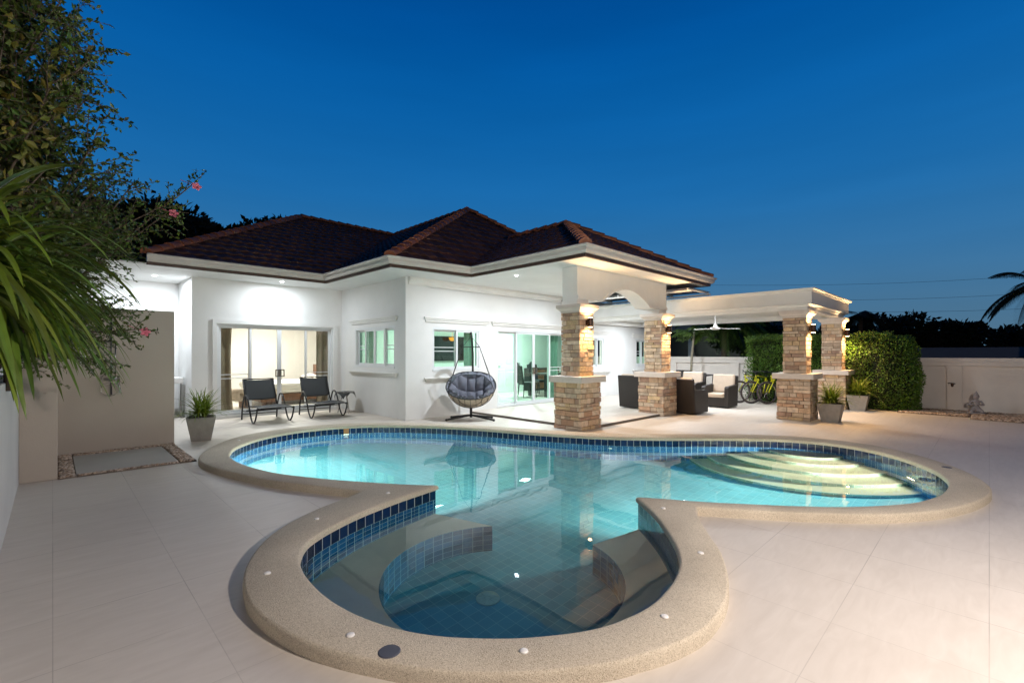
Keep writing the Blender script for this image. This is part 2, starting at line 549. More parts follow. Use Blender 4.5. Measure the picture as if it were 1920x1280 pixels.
class MB:
    def __init__(self):
        self.v = []
        self.f = []
        self.t = []
        self.uv = {}
    def face(self, pts, tint=1.0):
        n = len(self.v)
        self.v.extend([tuple(p) for p in pts])
        self.f.append(tuple(range(n, n + len(pts))))
        self.t.append(tint)
    def idx(self, verts, faces, tint=1.0):
        n = len(self.v)
        self.v.extend([tuple(p) for p in verts])
        for f in faces:
            self.f.append(tuple(i + n for i in f))
            self.t.append(tint)
    def box(self, x0, y0, z0, x1, y1, z1, tint=1.0, mat=None):
        v = [(x0, y0, z0), (x1, y0, z0), (x1, y1, z0), (x0, y1, z0), (x0, y0, z1), (x1, y0, z1), (x1, y1, z1), (x0, y1, z1)]
        if mat is not None:
            v = [mat @ Vector(p) for p in v]
        self.idx(v, [(0, 3, 2, 1), (4, 5, 6, 7), (0, 1, 5, 4), (1, 2, 6, 5), (2, 3, 7, 6), (3, 0, 4, 7)], tint)
        return self
    def frustum(self, cx, cy, z0, z1, w0, w1, d0=None, d1=None, tint=1.0):
        d0 = d0 or w0
        d1 = d1 or w1
        v = [(cx + sx * w / 2, cy + sy * d / 2, z) for z, w, d in ((z0, w0, d0), (z1, w1, d1)) for sx, sy in ((-1, -1), (1, -1), (1, 1), (-1, 1))]
        self.idx(v, [(0, 3, 2, 1), (4, 5, 6, 7), (0, 1, 5, 4), (1, 2, 6, 5), (2, 3, 7, 6), (3, 0, 4, 7)], tint)
        return self
    def tube(self, pts, r, seg=8, closed=False, tint=1.0, r2=None):
        pts = [Vector(p) for p in pts]
        n = len(pts)
        rings = []
        up = Vector((0, 0, 1))
        last = None
        for i, p in enumerate(pts):
            a = pts[i - 1] if (i > 0 or closed) else pts[0]
            b = pts[(i + 1) % n] if (i < n - 1 or closed) else pts[-1]
            d = (b - a)
            if d.length < 1e-9:
                d = Vector((0, 0, 1))
            d.normalize()
            if last is None:
                s = d.cross(up)
                if s.length < 1e-3:
                    s = d.cross(Vector((1, 0, 0)))
                s.normalize()
            else:
                s = last - d * last.dot(d)
                if s.length < 1e-6:
                    s = d.cross(up)
                s.normalize()
            last = s
            w = d.cross(s)
            rr = r if not callable(r) else r(i / max(1, n - 1))
            if r2:
                rr = r + (r2 - r) * i / max(1, n - 1)
            rings.append([p + (s * cos(2 * pi * k / seg) + w * sin(2 * pi * k / seg)) * rr for k in range(seg)])
        v = [q for ring in rings for q in ring]
        f = []
        m = n if closed else n - 1
        for i in range(m):
            j = (i + 1) % n
            for k in range(seg):
                l = (k + 1) % seg
                f.append((i * seg + k, i * seg + l, j * seg + l, j * seg + k))
        if not closed:
            f.append(tuple(reversed(range(seg))))
            f.append(tuple((n - 1) * seg + k for k in range(seg)))
        self.idx(v, f, tint)
        return self
    def lathe(self, prof, c=(0, 0, 0), seg=24, tint=1.0):
        v = []
        f = []
        for (r, z) in prof:
            for k in range(seg):
                a = 2 * pi * k / seg
                v.append((c[0] + r * cos(a), c[1] + r * sin(a), c[2] + z))
        for i in range(len(prof) - 1):
            for k in range(seg):
                l = (k + 1) % seg
                f.append((i * seg + k, i * seg + l, (i + 1) * seg + l, (i + 1) * seg + k))
        f.append(tuple(reversed(range(seg))))
        f.append(tuple((len(prof) - 1) * seg + k for k in range(seg)))
        self.idx(v, f, tint)
        return self
    def ell(self, c, rx, ry, rz, n=12, m=8, fn=None, tint=1.0, mat=None):
        v = []
        f = []
        for i in range(m + 1):
            th = pi * i / m
            for k in range(n):
                a = 2 * pi * k / n
                d = Vector((sin(th) * cos(a), sin(th) * sin(a), cos(th)))
                s = fn(d) if fn else 1
                p = Vector((d.x * rx * s, d.y * ry * s, d.z * rz * s))
                if mat is not None:
                    p = mat @ p
                v.append(p + Vector(c))
        for i in range(m):
            for k in range(n):
                l = (k + 1) % n
                f.append((i * n + k, (i + 1) * n + k, (i + 1) * n + l, i * n + l))
        self.idx(v, f, tint)
        return self
    def prism(self, poly, z0, z1, tint=1.0):
        n = len(poly)
        v = [(x, y, z0) for x, y in poly] + [(x, y, z1) for x, y in poly]
        f = [tuple(reversed(range(n))), tuple(range(n, 2 * n))]
        for i in range(n):
            j = (i + 1) % n
            f.append((i, j, n + j, n + i))
        self.idx(v, f, tint)
        return self
    def ribbon(self, pts, w, up=Vector((0, 0, 1)), fold=.25, tint=1.0, side=None):
        # a leaf blade folded along its midrib; w(t) gives half width
        pts = [Vector(p) for p in pts]
        n = len(pts)
        v = []
        for i, p in enumerate(pts):
            a = pts[max(0, i - 1)]
            b = pts[min(n - 1, i + 1)]
            d = (b - a).normalized()
            if side is not None:
                s = side
            else:
                s = d.cross(up)
                if s.length < 1e-3:
                    s = Vector((1, 0, 0))
                s = s.normalized()
            u = s.cross(d).normalized()
            hw = w(i / (n - 1))
            v += [p - s * hw + u * hw * fold, p, p + s * hw + u * hw * fold]
        f = []
        for i in range(n - 1):
            for k in (0, 1):
                a = i * 3 + k
                f.append((a, a + 1, a + 4, a + 3))
        self.idx(v, f, tint)
        return self
    def build(self, name, mat, parent=None, smooth=False, bevel=0, world=True, merge=False, kind=None, mods=None, col=False):
        me = bpy.data.meshes.new(name)
        off = Vector((0, 0, 0))
        loc = None
        if parent is not None:
            if world:
                off = wloc(parent)
        else:
            xs = [p[0] for p in self.v]
            ys = [p[1] for p in self.v]
            zs = [p[2] for p in self.v]
            off = Vector(((min(xs) + max(xs)) / 2, (min(ys) + max(ys)) / 2, min(zs)))
            loc = off
        v = [(p[0] - off.x, p[1] - off.y, p[2] - off.z) for p in self.v]
        me.from_pydata(v, [], self.f)
        if any(t != 1.0 for t in self.t):
            a = me.attributes.new('tint', 'FLOAT_COLOR', 'FACE')
            d = []
            for t in self.t:
                if isinstance(t, tuple):
                    d += [t[0], t[1], t[2], 1]
                else:
                    d += [t, t, t, 1]
            a.data.foreach_set('color', d)
        else:
            a = me.attributes.new('tint', 'FLOAT_COLOR', 'FACE')
            a.data.foreach_set('color', [1.0] * (4 * len(self.f)))
        me.materials.append(mat)
        if smooth:
            me.polygons.foreach_set('use_smooth', [True] * len(me.polygons))
        o = bpy.data.objects.new(name, me)
        COL.objects.link(o)
        if parent is not None:
            o.parent = parent
        else:
            o.location = loc
        if merge:
            bm = bmesh.new()
            bm.from_mesh(me)
            bmesh.ops.remove_doubles(bm, verts=bm.verts, dist=1e-4)
            bm.to_mesh(me)
            bm.free()
        if bevel:
            b = o.modifiers.new('bevel', 'BEVEL')
            b.width = bevel
            b.segments = 2
            b.limit_method = 'ANGLE'
            b.angle_limit = R(35)
        if kind:
            o['kind'] = kind
        me.update()
        return o

def bezier(pts, n=8):
    # Catmull-Rom through pts
    P = [Vector(p) for p in pts]
    out = []
    for i in range(len(P) - 1):
        p0 = P[max(0, i - 1)]
        p1 = P[i]
        p2 = P[i + 1]
        p3 = P[min(len(P) - 1, i + 2)]
        for k in range(n):
            t = k / n
            out.append(.5 * ((2 * p1) + (-p0 + p2) * t + (2 * p0 - 5 * p1 + 4 * p2 - p3) * t * t + (-p0 + 3 * p1 - 3 * p2 + p3) * t * t * t))
    out.append(P[-1])
    return out
def rnd(a, b):
    return random.uniform(a, b)

# ------------------------------------------------------------------ ground outside the plot, deck, pool
WX = 16.35           # inner face of the boundary wall
LX = -0.27           # inner face of the planter wall
g = MB()
for (a, b, c, d) in ((-300, -300, 300, -9), (-300, 20, 300, 400), (-300, -9, -1.9, 20), (WX + .2, -9, 300, 20)):
    g.face([(a, b, -.02), (c, b, -.02), (c, d, -.02), (a, d, -.02)])
g.build('ground', M['asphalt'], kind='structure')

inA = [(2.885, 4.04, 0), (2.675, 4.282, 0), (2.287, 4.866, 0), (2.025, 5.339, 0), (1.838, 5.787, 0), (1.726, 6.293, 0), (1.68, 6.735, 0), (1.70, 7.15, 0), (1.848, 7.627, 0), (2.046, 7.95, 0), (2.35, 8.28, 0), (2.712, 8.52, 0), (3.104, 8.66, 0), (3.463, 8.67, 0), (3.855, 8.60, 0), (4.181, 8.46, 0), (4.498, 8.22, 0), (5.041, 7.60, 0), (5.472, 6.86, 0), (5.80, 6.05, 0), (6.045, 5.411, 0), (6.352, 4.753, 0), (6.722, 4.186, 0), (7.166, 3.685, 0), (7.657, 3.203, 0), (8.118, 2.719, 0), (8.43, 2.24, 0), (8.54, 1.80, 0), (8.47, 1.39, 0), (8.20, .99, 0), (7.909, .74, 0), (7.488, .486, 0), (7.093, .35, 0), (6.75, .30, 0), (6.302, .32, 0), (5.978, .386, 0), (5.634, .512, 0), (5.325, .709, 0), (5.011, .976, 0), (4.765, 1.258, 0), (4.541, 1.553, 0), (4.32, 1.856, 0), (4.105, 2.214, 0), (4.0, 2.379, 0)]
outA = [(2.2, 4.40, 0), (1.961, 4.897, 0), (1.714, 5.395, 0), (1.548, 5.912, 0), (1.412, 6.45, 0), (1.34, 7.05, 0), (1.438, 7.55, 0), (1.73, 8.15, 0), (2.127, 8.66, 0), (2.58, 8.95, 0), (3.122, 9.08, 0), (3.67, 9.03, 0), (4.25, 8.80, 0), (4.85, 8.30, 0), (5.38, 7.65, 0), (5.78, 6.98, 0), (6.12, 6.20, 0), (6.38, 5.55, 0), (6.67, 4.92, 0), (7.03, 4.40, 0), (7.45, 3.92, 0), (7.92, 3.46, 0), (8.40, 2.95, 0), (8.76, 2.38, 0), (8.90, 1.80, 0), (8.80, 1.22, 0), (8.47, .77, 0), (8.114, .47, 0), (7.631, .19, 0), (7.14, .03, 0), (6.76, -.02, 0), (6.361, .025, 0), (5.896, .155, 0), (5.467, .353, 0), (5.033, .671, 0), (4.56, 1.206, 0), (4.13, 1.83, 0)]
inB = [(4.0, 2.379, 0), (3.822, 2.163, 0), (3.64, 1.963, 0), (3.396, 1.744, 0), (3.183, 1.571, 0), (2.974, 1.442, 0), (2.76, 1.363, 0), (2.58, 1.325, 0), (2.368, 1.303, 0), (2.194, 1.318, 0), (1.995, 1.366, 0), (1.842, 1.44, 0), (1.64, 1.58, 0), (1.493, 1.718, 0), (1.36, 1.87, 0), (1.265, 2.021, 0), (1.19, 2.195, 0), (1.134, 2.413, 0), (1.110, 2.64, 0), (1.115, 2.868, 0), (1.138, 3.06, 0), (1.187, 3.24, 0), (1.305, 3.45, 0), (1.46, 3.585, 0), (1.661, 3.70, 0), (1.888, 3.80, 0), (2.12, 3.875, 0), (2.381, 3.945, 0), (2.659, 4.0, 0), (2.885, 4.04, 0)]
outB = [(4.13, 1.83, 0), (3.90, 1.72, 0), (3.542, 1.47, 0), (3.332, 1.313, 0), (3.02, 1.145, 0), (2.77, 1.05, 0), (2.553, 1.005, 0), (2.309, .995, 0), (2.079, 1.045, 0), (1.90, 1.115, 0), (1.743, 1.19, 0), (1.45, 1.40, 0), (1.20, 1.66, 0), (1.015, 1.952, 0), (.91, 2.16, 0), (.84, 2.36, 0), (.79, 2.60, 0), (.775, 2.85, 0), (.795, 3.03, 0), (.845, 3.25, 0), (.946, 3.485, 0), (1.099, 3.73, 0), (1.336, 3.97, 0), (1.653, 4.17, 0), (1.95, 4.29, 0), (2.2, 4.40, 0)]
def resample(pts, n):
    c = bezier(pts, 10)
    L = [0]
    for i in range(1, len(c)):
        L.append(L[-1] + (c[i] - c[i - 1]).length)
    out_ = []
    j = 0
    for k in range(n):
        s = L[-1] * k / (n - 1)
        while j < len(L) - 2 and L[j + 1] < s:
            j += 1
        t = (s - L[j]) / max(1e-9, L[j + 1] - L[j])
        out_.append(c[j].lerp(c[j + 1], min(1, max(0, t))))
    return out_
NA, NB = 200, 110
IA, OA = resample(inA, NA), resample(outA, NA)
IB, OB = resample(inB, NB), resample(outB, NB)
I = IA[:-1] + IB[:-1]
O = OA[:-1] + OB[:-1]
NP = len(I)
WZ = -.07
FZ = -1.05

# deck sheet with a hole for the pool
def sheet_with_hole(x0, y0, x1, y1, z, hole, name, mat):
    bm = bmesh.new()
    ov = [bm.verts.new(p) for p in ((x0, y0, z), (x1, y0, z), (x1, y1, z), (x0, y1, z))]
    es = [bm.edges.new((ov[i], ov[(i + 1) % 4])) for i in range(4)]
    hv = [bm.verts.new((p.x, p.y, z)) for p in hole]
    es += [bm.edges.new((hv[i], hv[(i + 1) % len(hv)])) for i in range(len(hv))]
    bmesh.ops.triangle_fill(bm, use_beauty=True, use_dissolve=False, edges=es)
    for f in bm.faces:
        if f.normal.z < 0:
            f.normal_flip()
    me = bpy.data.meshes.new(name)
    bm.to_mesh(me)
    bm.free()
    me.materials.append(mat)
    o = bpy.data.objects.new(name, me)
    COL.objects.link(o)
    o['kind'] = 'structure'
    return o
hole = [a.lerp(b, .45) for a, b in zip(I, O)]
sheet_with_hole(-1.9, -9, WX + .2, 20, 0, hole, 'pool_deck', M['deck'])

pool = thing('swimming_pool', 'three lobed swimming pool with washed aggregate coping and navy tiles', 'swimming pool', (4.3, 4.0, 0))
cp = MB()
prof = [(1.0, 0.0), (1.0, .052), (.992, .066), (.975, .076), (.945, .081), (.50, .082), (.08, .080), (.02, .074), (0.0, .060), (0.0, .03), (.10, .03)]
v = []
for a, b in zip(I, O):
    for (t, z) in prof:
        p = a.lerp(b, t)
        v.append((p.x, p.y, z))
k = len(prof)
f = []
for i in range(NP):
    j = (i + 1) % NP
    for q in range(k - 1):
        f.append((i * k + q, i * k + q + 1, j * k + q + 1, j * k + q))
cp.idx(v, f)
cpo = cp.build('coping', M['coping'], pool, smooth=True)
mo = cpo.modifiers.new('es', 'EDGE_SPLIT')
mo.split_angle = R(50)

# tiled walls with their own uv (arc length, height): one tile, shade above water painted as a darker top row
wp = [a.lerp(b, .04) for a, b in zip(I, O)]
def ring_wall(name, z0, z1, mat, v0, v1):
    me = bpy.data.meshes.new(name)
    vv = []
    for p in wp:
        vv += [(p.x - 4.3, p.y - 4.0, z1), (p.x - 4.3, p.y - 4.0, z0)]
    me.from_pydata(vv, [], [(2 * i, 2 * i + 1, 2 * ((i + 1) % NP) + 1, 2 * ((i + 1) % NP)) for i in range(NP)])
    ul = me.uv_layers.new(name='UVMap')
    u0 = 0
    for i, poly in enumerate(me.polygons):
        u1 = u0 + (wp[(i + 1) % NP] - wp[i]).length
        for li, uv in zip(poly.loop_indices, ((u0, v1), (u0, v0), (u1, v0), (u1, v1))):
            ul.data[li].uv = uv
        u0 = u1
    me.materials.append(mat)
    o_ = bpy.data.objects.new(name, me)
    COL.objects.link(o_)
    o_.parent = pool
ring_wall('shaded_waterline_tiles', -.075, .032, M['shadetile'], 0, .1045)
ring_wall('tiled_wall', FZ - .02, -.075, M['pooltile'], FZ - .02 + .075, 0)

fl = MB()
bm_ = [(p.x, p.y, FZ) for p in [a.lerp(b, .08) for a, b in zip(I, O)]]
bmf = bmesh.new()
hv = [bmf.verts.new((p[0] - 4.3, p[1] - 4.0, p[2])) for p in bm_]
es = [bmf.edges.new((hv[i], hv[(i + 1) % len(hv)])) for i in range(len(hv))]
bmesh.ops.triangle_fill(bmf, use_beauty=True, use_dissolve=False, edges=es)
fme = bpy.data.meshes.new('pool_floor')
bmf.to_mesh(fme)
bmf.free()
fme.materials.append(M['poolfloor'])
fo = bpy.data.objects.new('pool_floor', fme)
COL.objects.link(fo)
fo.parent = pool

# ring bench of the round lobe: pale seat, tiled riser
PC = Vector((2.50, 2.65, 0))
PR = .93
BZ = -.50
a0, a1 = R(-12), R(53 - 360)
n = 60
ring = [Vector((PC.x + PR * cos(a0 + (a1 - a0) * i / (n - 1)), PC.y + PR * sin(a0 + (a1 - a0) * i / (n - 1)), 0)) for i in range(n)]
sp_out = resample([tuple(p) for p in [a.lerp(b, .06) for a, b in zip(IB, OB)]][::3] + [tuple(IB[-1].lerp(OB[-1], .06))], n)
b = MB()
vs = [(p.x, p.y, BZ) for p in ring] + [(p.x, p.y, BZ) for p in sp_out]
b.idx(vs, [(i, i + 1, n + i + 1, n + i) for i in range(n - 1)])
b.build('bench_seat', M['tread'], pool)
def uvstrip(name, pts, z0, z1, mat, parent):
    me = bpy.data.meshes.new(name)
    o_ = wloc(parent)
    v_ = []
    for p in pts:
        v_ += [(p.x - o_.x, p.y - o_.y, z0), (p.x - o_.x, p.y - o_.y, z1)]
    m_ = len(pts)
    me.from_pydata(v_, [], [(2 * i, 2 * i + 2, 2 * i + 3, 2 * i + 1) for i in range(m_ - 1)])
    ul = me.uv_layers.new(name='UVMap')
    s = 0
    for i, poly in enumerate(me.polygons):
        s1 = s + (pts[i + 1] - pts[i]).length
        for li, uv in zip(poly.loop_indices, ((s, z0), (s1, z0), (s1, z1), (s, z1))):
            ul.data[li].uv = uv
        s = s1
    me.materials.append(mat)
    o2 = bpy.data.objects.new(name, me)
    COL.objects.link(o2)
    o2.parent = parent
    return o2
M['risertile'] = tile_mat('blue riser tiles', (.010, .075, .18), (.15, .27, .36), .102, .2, True, gw=.035)
uvstrip('bench_riser', [sp_out[0]] + ring + [sp_out[-1]], FZ - .01, BZ - .001, M['risertile'], pool)

M['steptile'] = tile_mat('teal riser tiles', (.16, .24, .21), (.34, .38, .33), .102, .1, True, gw=.035)
# rounded entry steps
SC = Vector((8.65, 2.10, 0))
for r_, z_ in ((.57, -.22), (.86, -.40), (1.20, -.58), (1.52, -.76), (1.80, -.93)):
    arcp = [Vector((SC.x + r_ * cos(R(100) + R(190) * i / 48), SC.y + r_ * sin(R(100) + R(190) * i / 48), 0)) for i in range(49)]
    s = MB()
    s.face([(p.x, p.y, z_) for p in arcp])
    so = s.build('step', M['tread'], pool)
    uvstrip('step_riser', arcp, z_ - .19 if z_ > -.9 else FZ - .01, z_ - .03, M['steptile'], pool)
    uvstrip('step_nosing', arcp, z_ - .03, z_ - .0005, M['tread'], pool)
# drain
d = MB()
d.lathe([(.0, .012), (.095, .012), (.10, 0)], (2.512, 2.838, FZ + .002), 32)
for a in range(12):
    an = a * pi / 6
    mt = Matrix.Translation((2.512, 2.838, FZ + .016)) @ Matrix.Rotation(an, 4, 'Z')
    d.box(.02, -.004, 0, .085, .004, .006, mat=mt)
d.build('drain_cover', M['pondlight'], pool)
# one terracotta marker tile in the far waterline and the pale plate below it
for (z0, z1, nm, mt_) in ((-.07, .028, 'marker_tile', material('terracotta glazed tile', (.42, .17, .06), .25)), (-.20, -.10, 'overflow_plate', M['plastic'])):
    q = MB()
    q.box(-.048, -.012, z0, .048, .012, z1, mat=Matrix.Translation((3.99, 8.575, 0)) @ Matrix.Rotation(R(-23), 4, 'Z'))
    q.build(nm, mt_, pool, bevel=.003)
# small return nozzles in the wall
for (x, y) in ((3.95, 8.50), (6.6, 4.40), (2.3, 4.9)):
    nz = MB()
    nz.ell((x, y, -.28), .035, .035, .035)
    nz.build('return_nozzle', M['plastic'], pool)

w = MB()
w.prism([(p.x, p.y) for p in [a.lerp(b_, .10) for a, b_ in zip(I, O)]][::-1], FZ - .08, WZ)
wt = w.build('pool_water', M['water'])
wt['kind'] = 'structure'

# pool lamps
def pool_lamp(loc, aim, e, label, angle=150):
    t = thing('pool_lamp', label, 'pool lamp', loc, group='underwater pool lamps')
    d_ = (Vector(aim) - Vector(loc)).normalized()
    q = d_.to_track_quat('Z', 'Y').to_matrix().to_4x4()
    m_ = MB()
    m_.lathe([(.0, -.01), (.085, -.01), (.09, .0), (.085, .012), (.07, .014)], (0, 0, 0), 24)
    m_.v = [tuple(Vector(loc) + q.to_3x3() @ Vector(p)) for p in m_.v]
    m_.build('bezel', M['chrome'], t)
    m_ = MB()
    m_.lathe([(.0, .016), (.068, .016), (.068, .010)], (0, 0, 0), 24)
    m_.v = [tuple(Vector(loc) + q.to_3x3() @ Vector(p)) for p in m_.v]
    m_.build('lens', M['plensw'], t)
    lamp('SPOT', 'pool_lamp_light', tuple(Vector(loc) + d_ * .05), e, (1, .76, .55), size=.06, aim=aim, angle=angle, blend=.5, parent=t)
pool_lamp((1.80, 6.95, -.36), (4.2, 8.2, -.75), 520, 'round underwater lamp glowing at the left end of the pool')
pool_lamp((7.72, .68, -.30), (7.1, 1.7, -.75), 900, 'round underwater lamp glowing at the right end of the pool by the steps')
pool_lamp((2.70, 4.36, -.42), (4.6, 8.2, -.5), 210, 'added unseen underwater lamp under the near coping lighting the back of the left lobe')  # added fill lamp, out of sight, brightens the far underwater wall
pool_lamp((4.42, 1.80, -.42), (7.0, 4.6, -.5), 200, 'added unseen underwater lamp under the near coping facing the steps')  # second added fill lamp, out of sight, brightens the middle water

# white deck markers on the coping
mk0 = None
MK = [((1.034, 2.177), 'round white marker on the coping beside the dark lid at the bottom'), ((1.548, 1.501), 'round white marker on the coping at the very bottom centre'), ((2.276, 1.185), 'round white marker on the near coping right of the bottom centre one'), ((3.178, 1.388), 'round white marker on the right bulge of the near coping'), ((3.861, 2.022), 'round white marker at the right inner point of the coping'), ((1.561, 3.904), 'round white marker on the upper left curve of the near coping'), ((.955, 3.153), 'round white marker on the far left bulge of the near coping'), ((2.35, 4.138), 'round white marker at the left inner point of the coping'), ((2.10, 8.30), 'round white marker on the coping below the potted plant')]
for (x, y), lab in MK:
    if mk0 is None:
        m_ = MB()
        m_.lathe([(.0, .010), (.013, .009), (.019, .006), (.022, .0)], (0, 0, 0), 20)
        mk0 = m_.build('coping_marker', M['plastic'], smooth=True)
        o_ = mk0
    else:
        o_ = mk0.copy()
        COL.objects.link(o_)
    o_.location = (x, y, .0815)
    props(o_, lab, 'marker', 'round white markers on the pool coping')
for (x, y), lab, r_ in (((1.106, 1.934), 'dark blue grey round lid set in the near coping', .052), ((7.70, .36), 'small dark round lid in the coping at the right end of the pool', .05)):
    m_ = MB()
    m_.lathe([(.0, .004), (r_ * .9, .004), (r_, .0)], (x, y, .0815), 28)
    props(m_.build('skimmer_lid', M['skim']), lab, 'lid', 'round lids in the pool coping')

# raised patio slab under the porch
pt = MB()
pt.box(7.30, 5.38, .001, 10.62, 8.99, .05)
pt.box(10.62, 6.0, .001, WX, 8.99, .049)
pt.build('patio_floor', M['deck'], kind='structure')
pe = MB()
pe.box(7.285, 5.365, .0, 7.30, 8.99, .045)
pe.box(7.30, 5.365, .0, 10.62, 5.38, .045)
pe.build('patio_step_edge', material('grey step riser', (.13, .115, .10), .7), kind='structure')

# gravel strip along the boundary wall, and gravel round the shower slab
def pebbles(name, rects, n, s0, s1, label):
    base = MB()
    for (x0, y0, x1, y1) in rects:
        base.box(x0, y0, .001, x1, y1, .010)
    m_ = MB()
    m_.v, m_.f, m_.t = base.v[:], base.f[:], [(.5, .45, .40)] * len(base.f)
    areas = [(c - a) * (d - b) for a, b, c, d in rects]
    for i in range(n):
        k_ = random.choices(range(len(rects)), areas)[0]
        x0, y0, x1, y1 = rects[k_]
        s = rnd(s0, s1)
        x, y = rnd(x0 + s, x1 - s), rnd(y0 + s, y1 - s)
        rot = Matrix.Rotation(rnd(0, 3), 4, 'Z')
        c_ = random.choice([(1.25, 1.15, 1.05), (.9, .85, .8), (.65, .58, .52), (1.5, 1.45, 1.4), (.45, .38, .33), (1.0, .8, .65)])
        m_.ell((x, y, .010 + s * .35), s, s * rnd(.6, .9), s * .5, 6, 4, tint=c_, mat=rot)
    o_ = m_.build(name, M['pebble'], smooth=True)
    o_['kind'] = 'stuff'
    return o_
pebbles('gravel', [(14.45, -2.6, WX, .3), (14.9, .3, WX, 1.6), (15.6, 1.6, WX, 2.4)], 9500, .018, .036, '')
pebbles('shower_gravel', [(.04, 7.50, .20, 9.19), (1.20, 7.50, 1.39, 9.19), (.20, 7.50, 1.20, 7.60), (.20, 8.96, 1.20, 9.19)], 2600, .014, .026, '')
sl = MB()
sl.box(.20, 7.60, .001, 1.20, 8.96, .022)
sl.build('shower_slab', M['slab'], kind='structure', bevel=.004)

# ------------------------------------------------------------------ house
house = thing('house', 'white single storey villa with dark tiled hipped roofs and lit rooms', 'house', (8.5, 10.5, 0))
def wall_along(axis, c0, c1, a0, a1, z0, z1, openings, name='wall', mat=None, parent=None):
    # axis 'x': wall runs along x between y=c0..c1 ; openings (a_from, a_to, z_from, z_to)
    xs = sorted(set([a0, a1] + [o[0] for o in openings] + [o[1] for o in openings]))
    zs = sorted(set([z0, z1] + [o[2] for o in openings] + [o[3] for o in openings]))
    m_ = MB()
    for i in range(len(xs) - 1):
        for j in range(len(zs) - 1):
            xm, zm = (xs[i] + xs[i + 1]) / 2, (zs[j] + zs[j + 1]) / 2
            if any(o[0] < xm < o[1] and o[2] < zm < o[3] for o in openings):
                continue
            if axis == 'x':
                m_.box(xs[i], c0, zs[j], xs[i + 1], c1, zs[j + 1])
            else:
                m_.box(c0, xs[i], zs[j], c1, xs[i + 1], zs[j + 1])
    return m_.build(name, mat or M['wall'], parent or house)
SZ = 3.12            # soffit height
B0, B1, BT = 2.62, 5.27, 2.13          # bedroom door opening
wall_along('x', 12.10, 12.30, 2.15, 5.5, 0, SZ, [(B0, B1, .06, BT)])
wall_along('y', 5.5, 5.7, 8.90, 12.10, 0, SZ, [(9.38, 11.32, 1.12, 2.09)])
wall_along('x', 8.90, 9.10, 5.7, WX, 0, SZ, [(6.19, 7.62, 1.05, 2.06), (8.19, 11.02, .06, 2.08), (12.25, 13.02, 1.0, 1.98), (14.98, 15.85, 1.0, 1.98)])
# the corner pilaster, slightly proud
m_ = MB()
m_.box(5.46, 8.86, .002, 5.96, 8.90, SZ)
m_.box(5.46, 8.90, .002, 5.50, 9.14, SZ)
m_.build('corner_pilaster', M['wall'], house)
# recess at the left of the bedroom
wall_along('y', 2.15, 2.30, 12.30, 13.6, 0, SZ, [])
wall_along('x', 13.6, 13.8, -1.8, 2.30, 0, SZ, [])
# porch end of the house beside the boundary
# interiors
m_ = MB()
m_.box(2.30, 12.30, .002, 7.8, 16.4, .055)
m_.box(5.70, 9.10, .002, WX, 12.45, .054)
m_.build('room_floor', M['intfloor'], house)
m_ = MB()
m_.box(2.30, 16.4, .05, 7.9, 16.5, 2.75)
m_.box(7.8, 12.56, .05, 7.9, 16.4, 2.75)
m_.box(2.30, 12.31, 2.75, 7.9, 16.5, 2.85)
m_.box(2.31, 13.6, .05, 2.40, 16.4, 2.75)
m_.build('bedroom_lining', M['intwall'], house)
m_ = MB()
m_.box(5.71, 12.45, .05, WX, 12.55, 2.75)
m_.box(5.71, 9.101, 2.75, WX, 12.55, 2.85)
m_.build('living_room_lining', M['intwhite'], house)

# roof: tiled planes built as waved tile courses, clipped to each plane's outline
EZ = 3.30
def roof_plane(pts, ov=0.0):
    # pts: 3D polygon (planar), first edge = eave
    P = [Vector(p) for p in pts]
    ex = (P[1] - P[0]).normalized()
    nrm = None
    for i in range(2, len(P)):
        nrm = (P[1] - P[0]).cross(P[i] - P[0])
        if nrm.length > 1e-3:
            break
    nrm.normalize()
    if nrm.z < 0:
        nrm = -nrm
    ey = nrm.cross(ex)
    if ey.z < 0:
        ey = -ey
    loc = [((p - P[0]).dot(ex), (p - P[0]).dot(ey)) for p in P]
    u0, u1 = min(a for a, b_ in loc), max(a for a, b_ in loc)
    v1 = max(b_ for a, b_ in loc)
    du, course = .04, .30
    nu = max(2, int((u1 - u0) / du) + 1)
    rows = []
    vv_ = -.04
    k_ = 0
    bm = bmesh.new()
    prev = None
    nc = int((v1 + .04) / course) + 1
    for c_ in range(nc):
        for (tv, h) in ((0.0, .030), (.04, .036), (.5, .018), (.999, .004)):
            y_ = -.04 + (c_ + tv) * course
            row = []
            for i in range(nu + 1):
                x_ = u0 + (u1 - u0) * i / nu
                wv = .5 + .5 * cos(2 * pi * (x_ + (.06 if c_ % 2 else 0)) / .24)
                hh = h + .024 * wv ** 1.3
                p = P[0] + ex * x_ + ey * y_ + nrm * hh
                row.append(bm.verts.new(p))
            if prev:
                for i in range(nu):
                    bm.faces.new((prev[i], prev[i + 1], row[i + 1], row[i]))
            prev = row
    # per tile tint
    lay = bm.faces.layers.float_color.new('tint') if hasattr(bm.faces.layers, 'float_color') else None
    cen = sum(P, Vector()) / len(P)
    for i in range(1, len(P)):
        a, b_ = P[i], P[(i + 1) % len(P)]
        e_ = (b_ - a)
        cn_ = e_.cross(nrm).normalized()
        if (cen - a).dot(cn_) > 0:
            cn_ = -cn_
        bmesh.ops.bisect_plane(bm, geom=bm.verts[:] + bm.edges[:] + bm.faces[:], plane_co=a + cn_ * .012, plane_no=cn_, clear_outer=True)
    return bm, P, ex, ey
RV, RF, RT = [], [], []
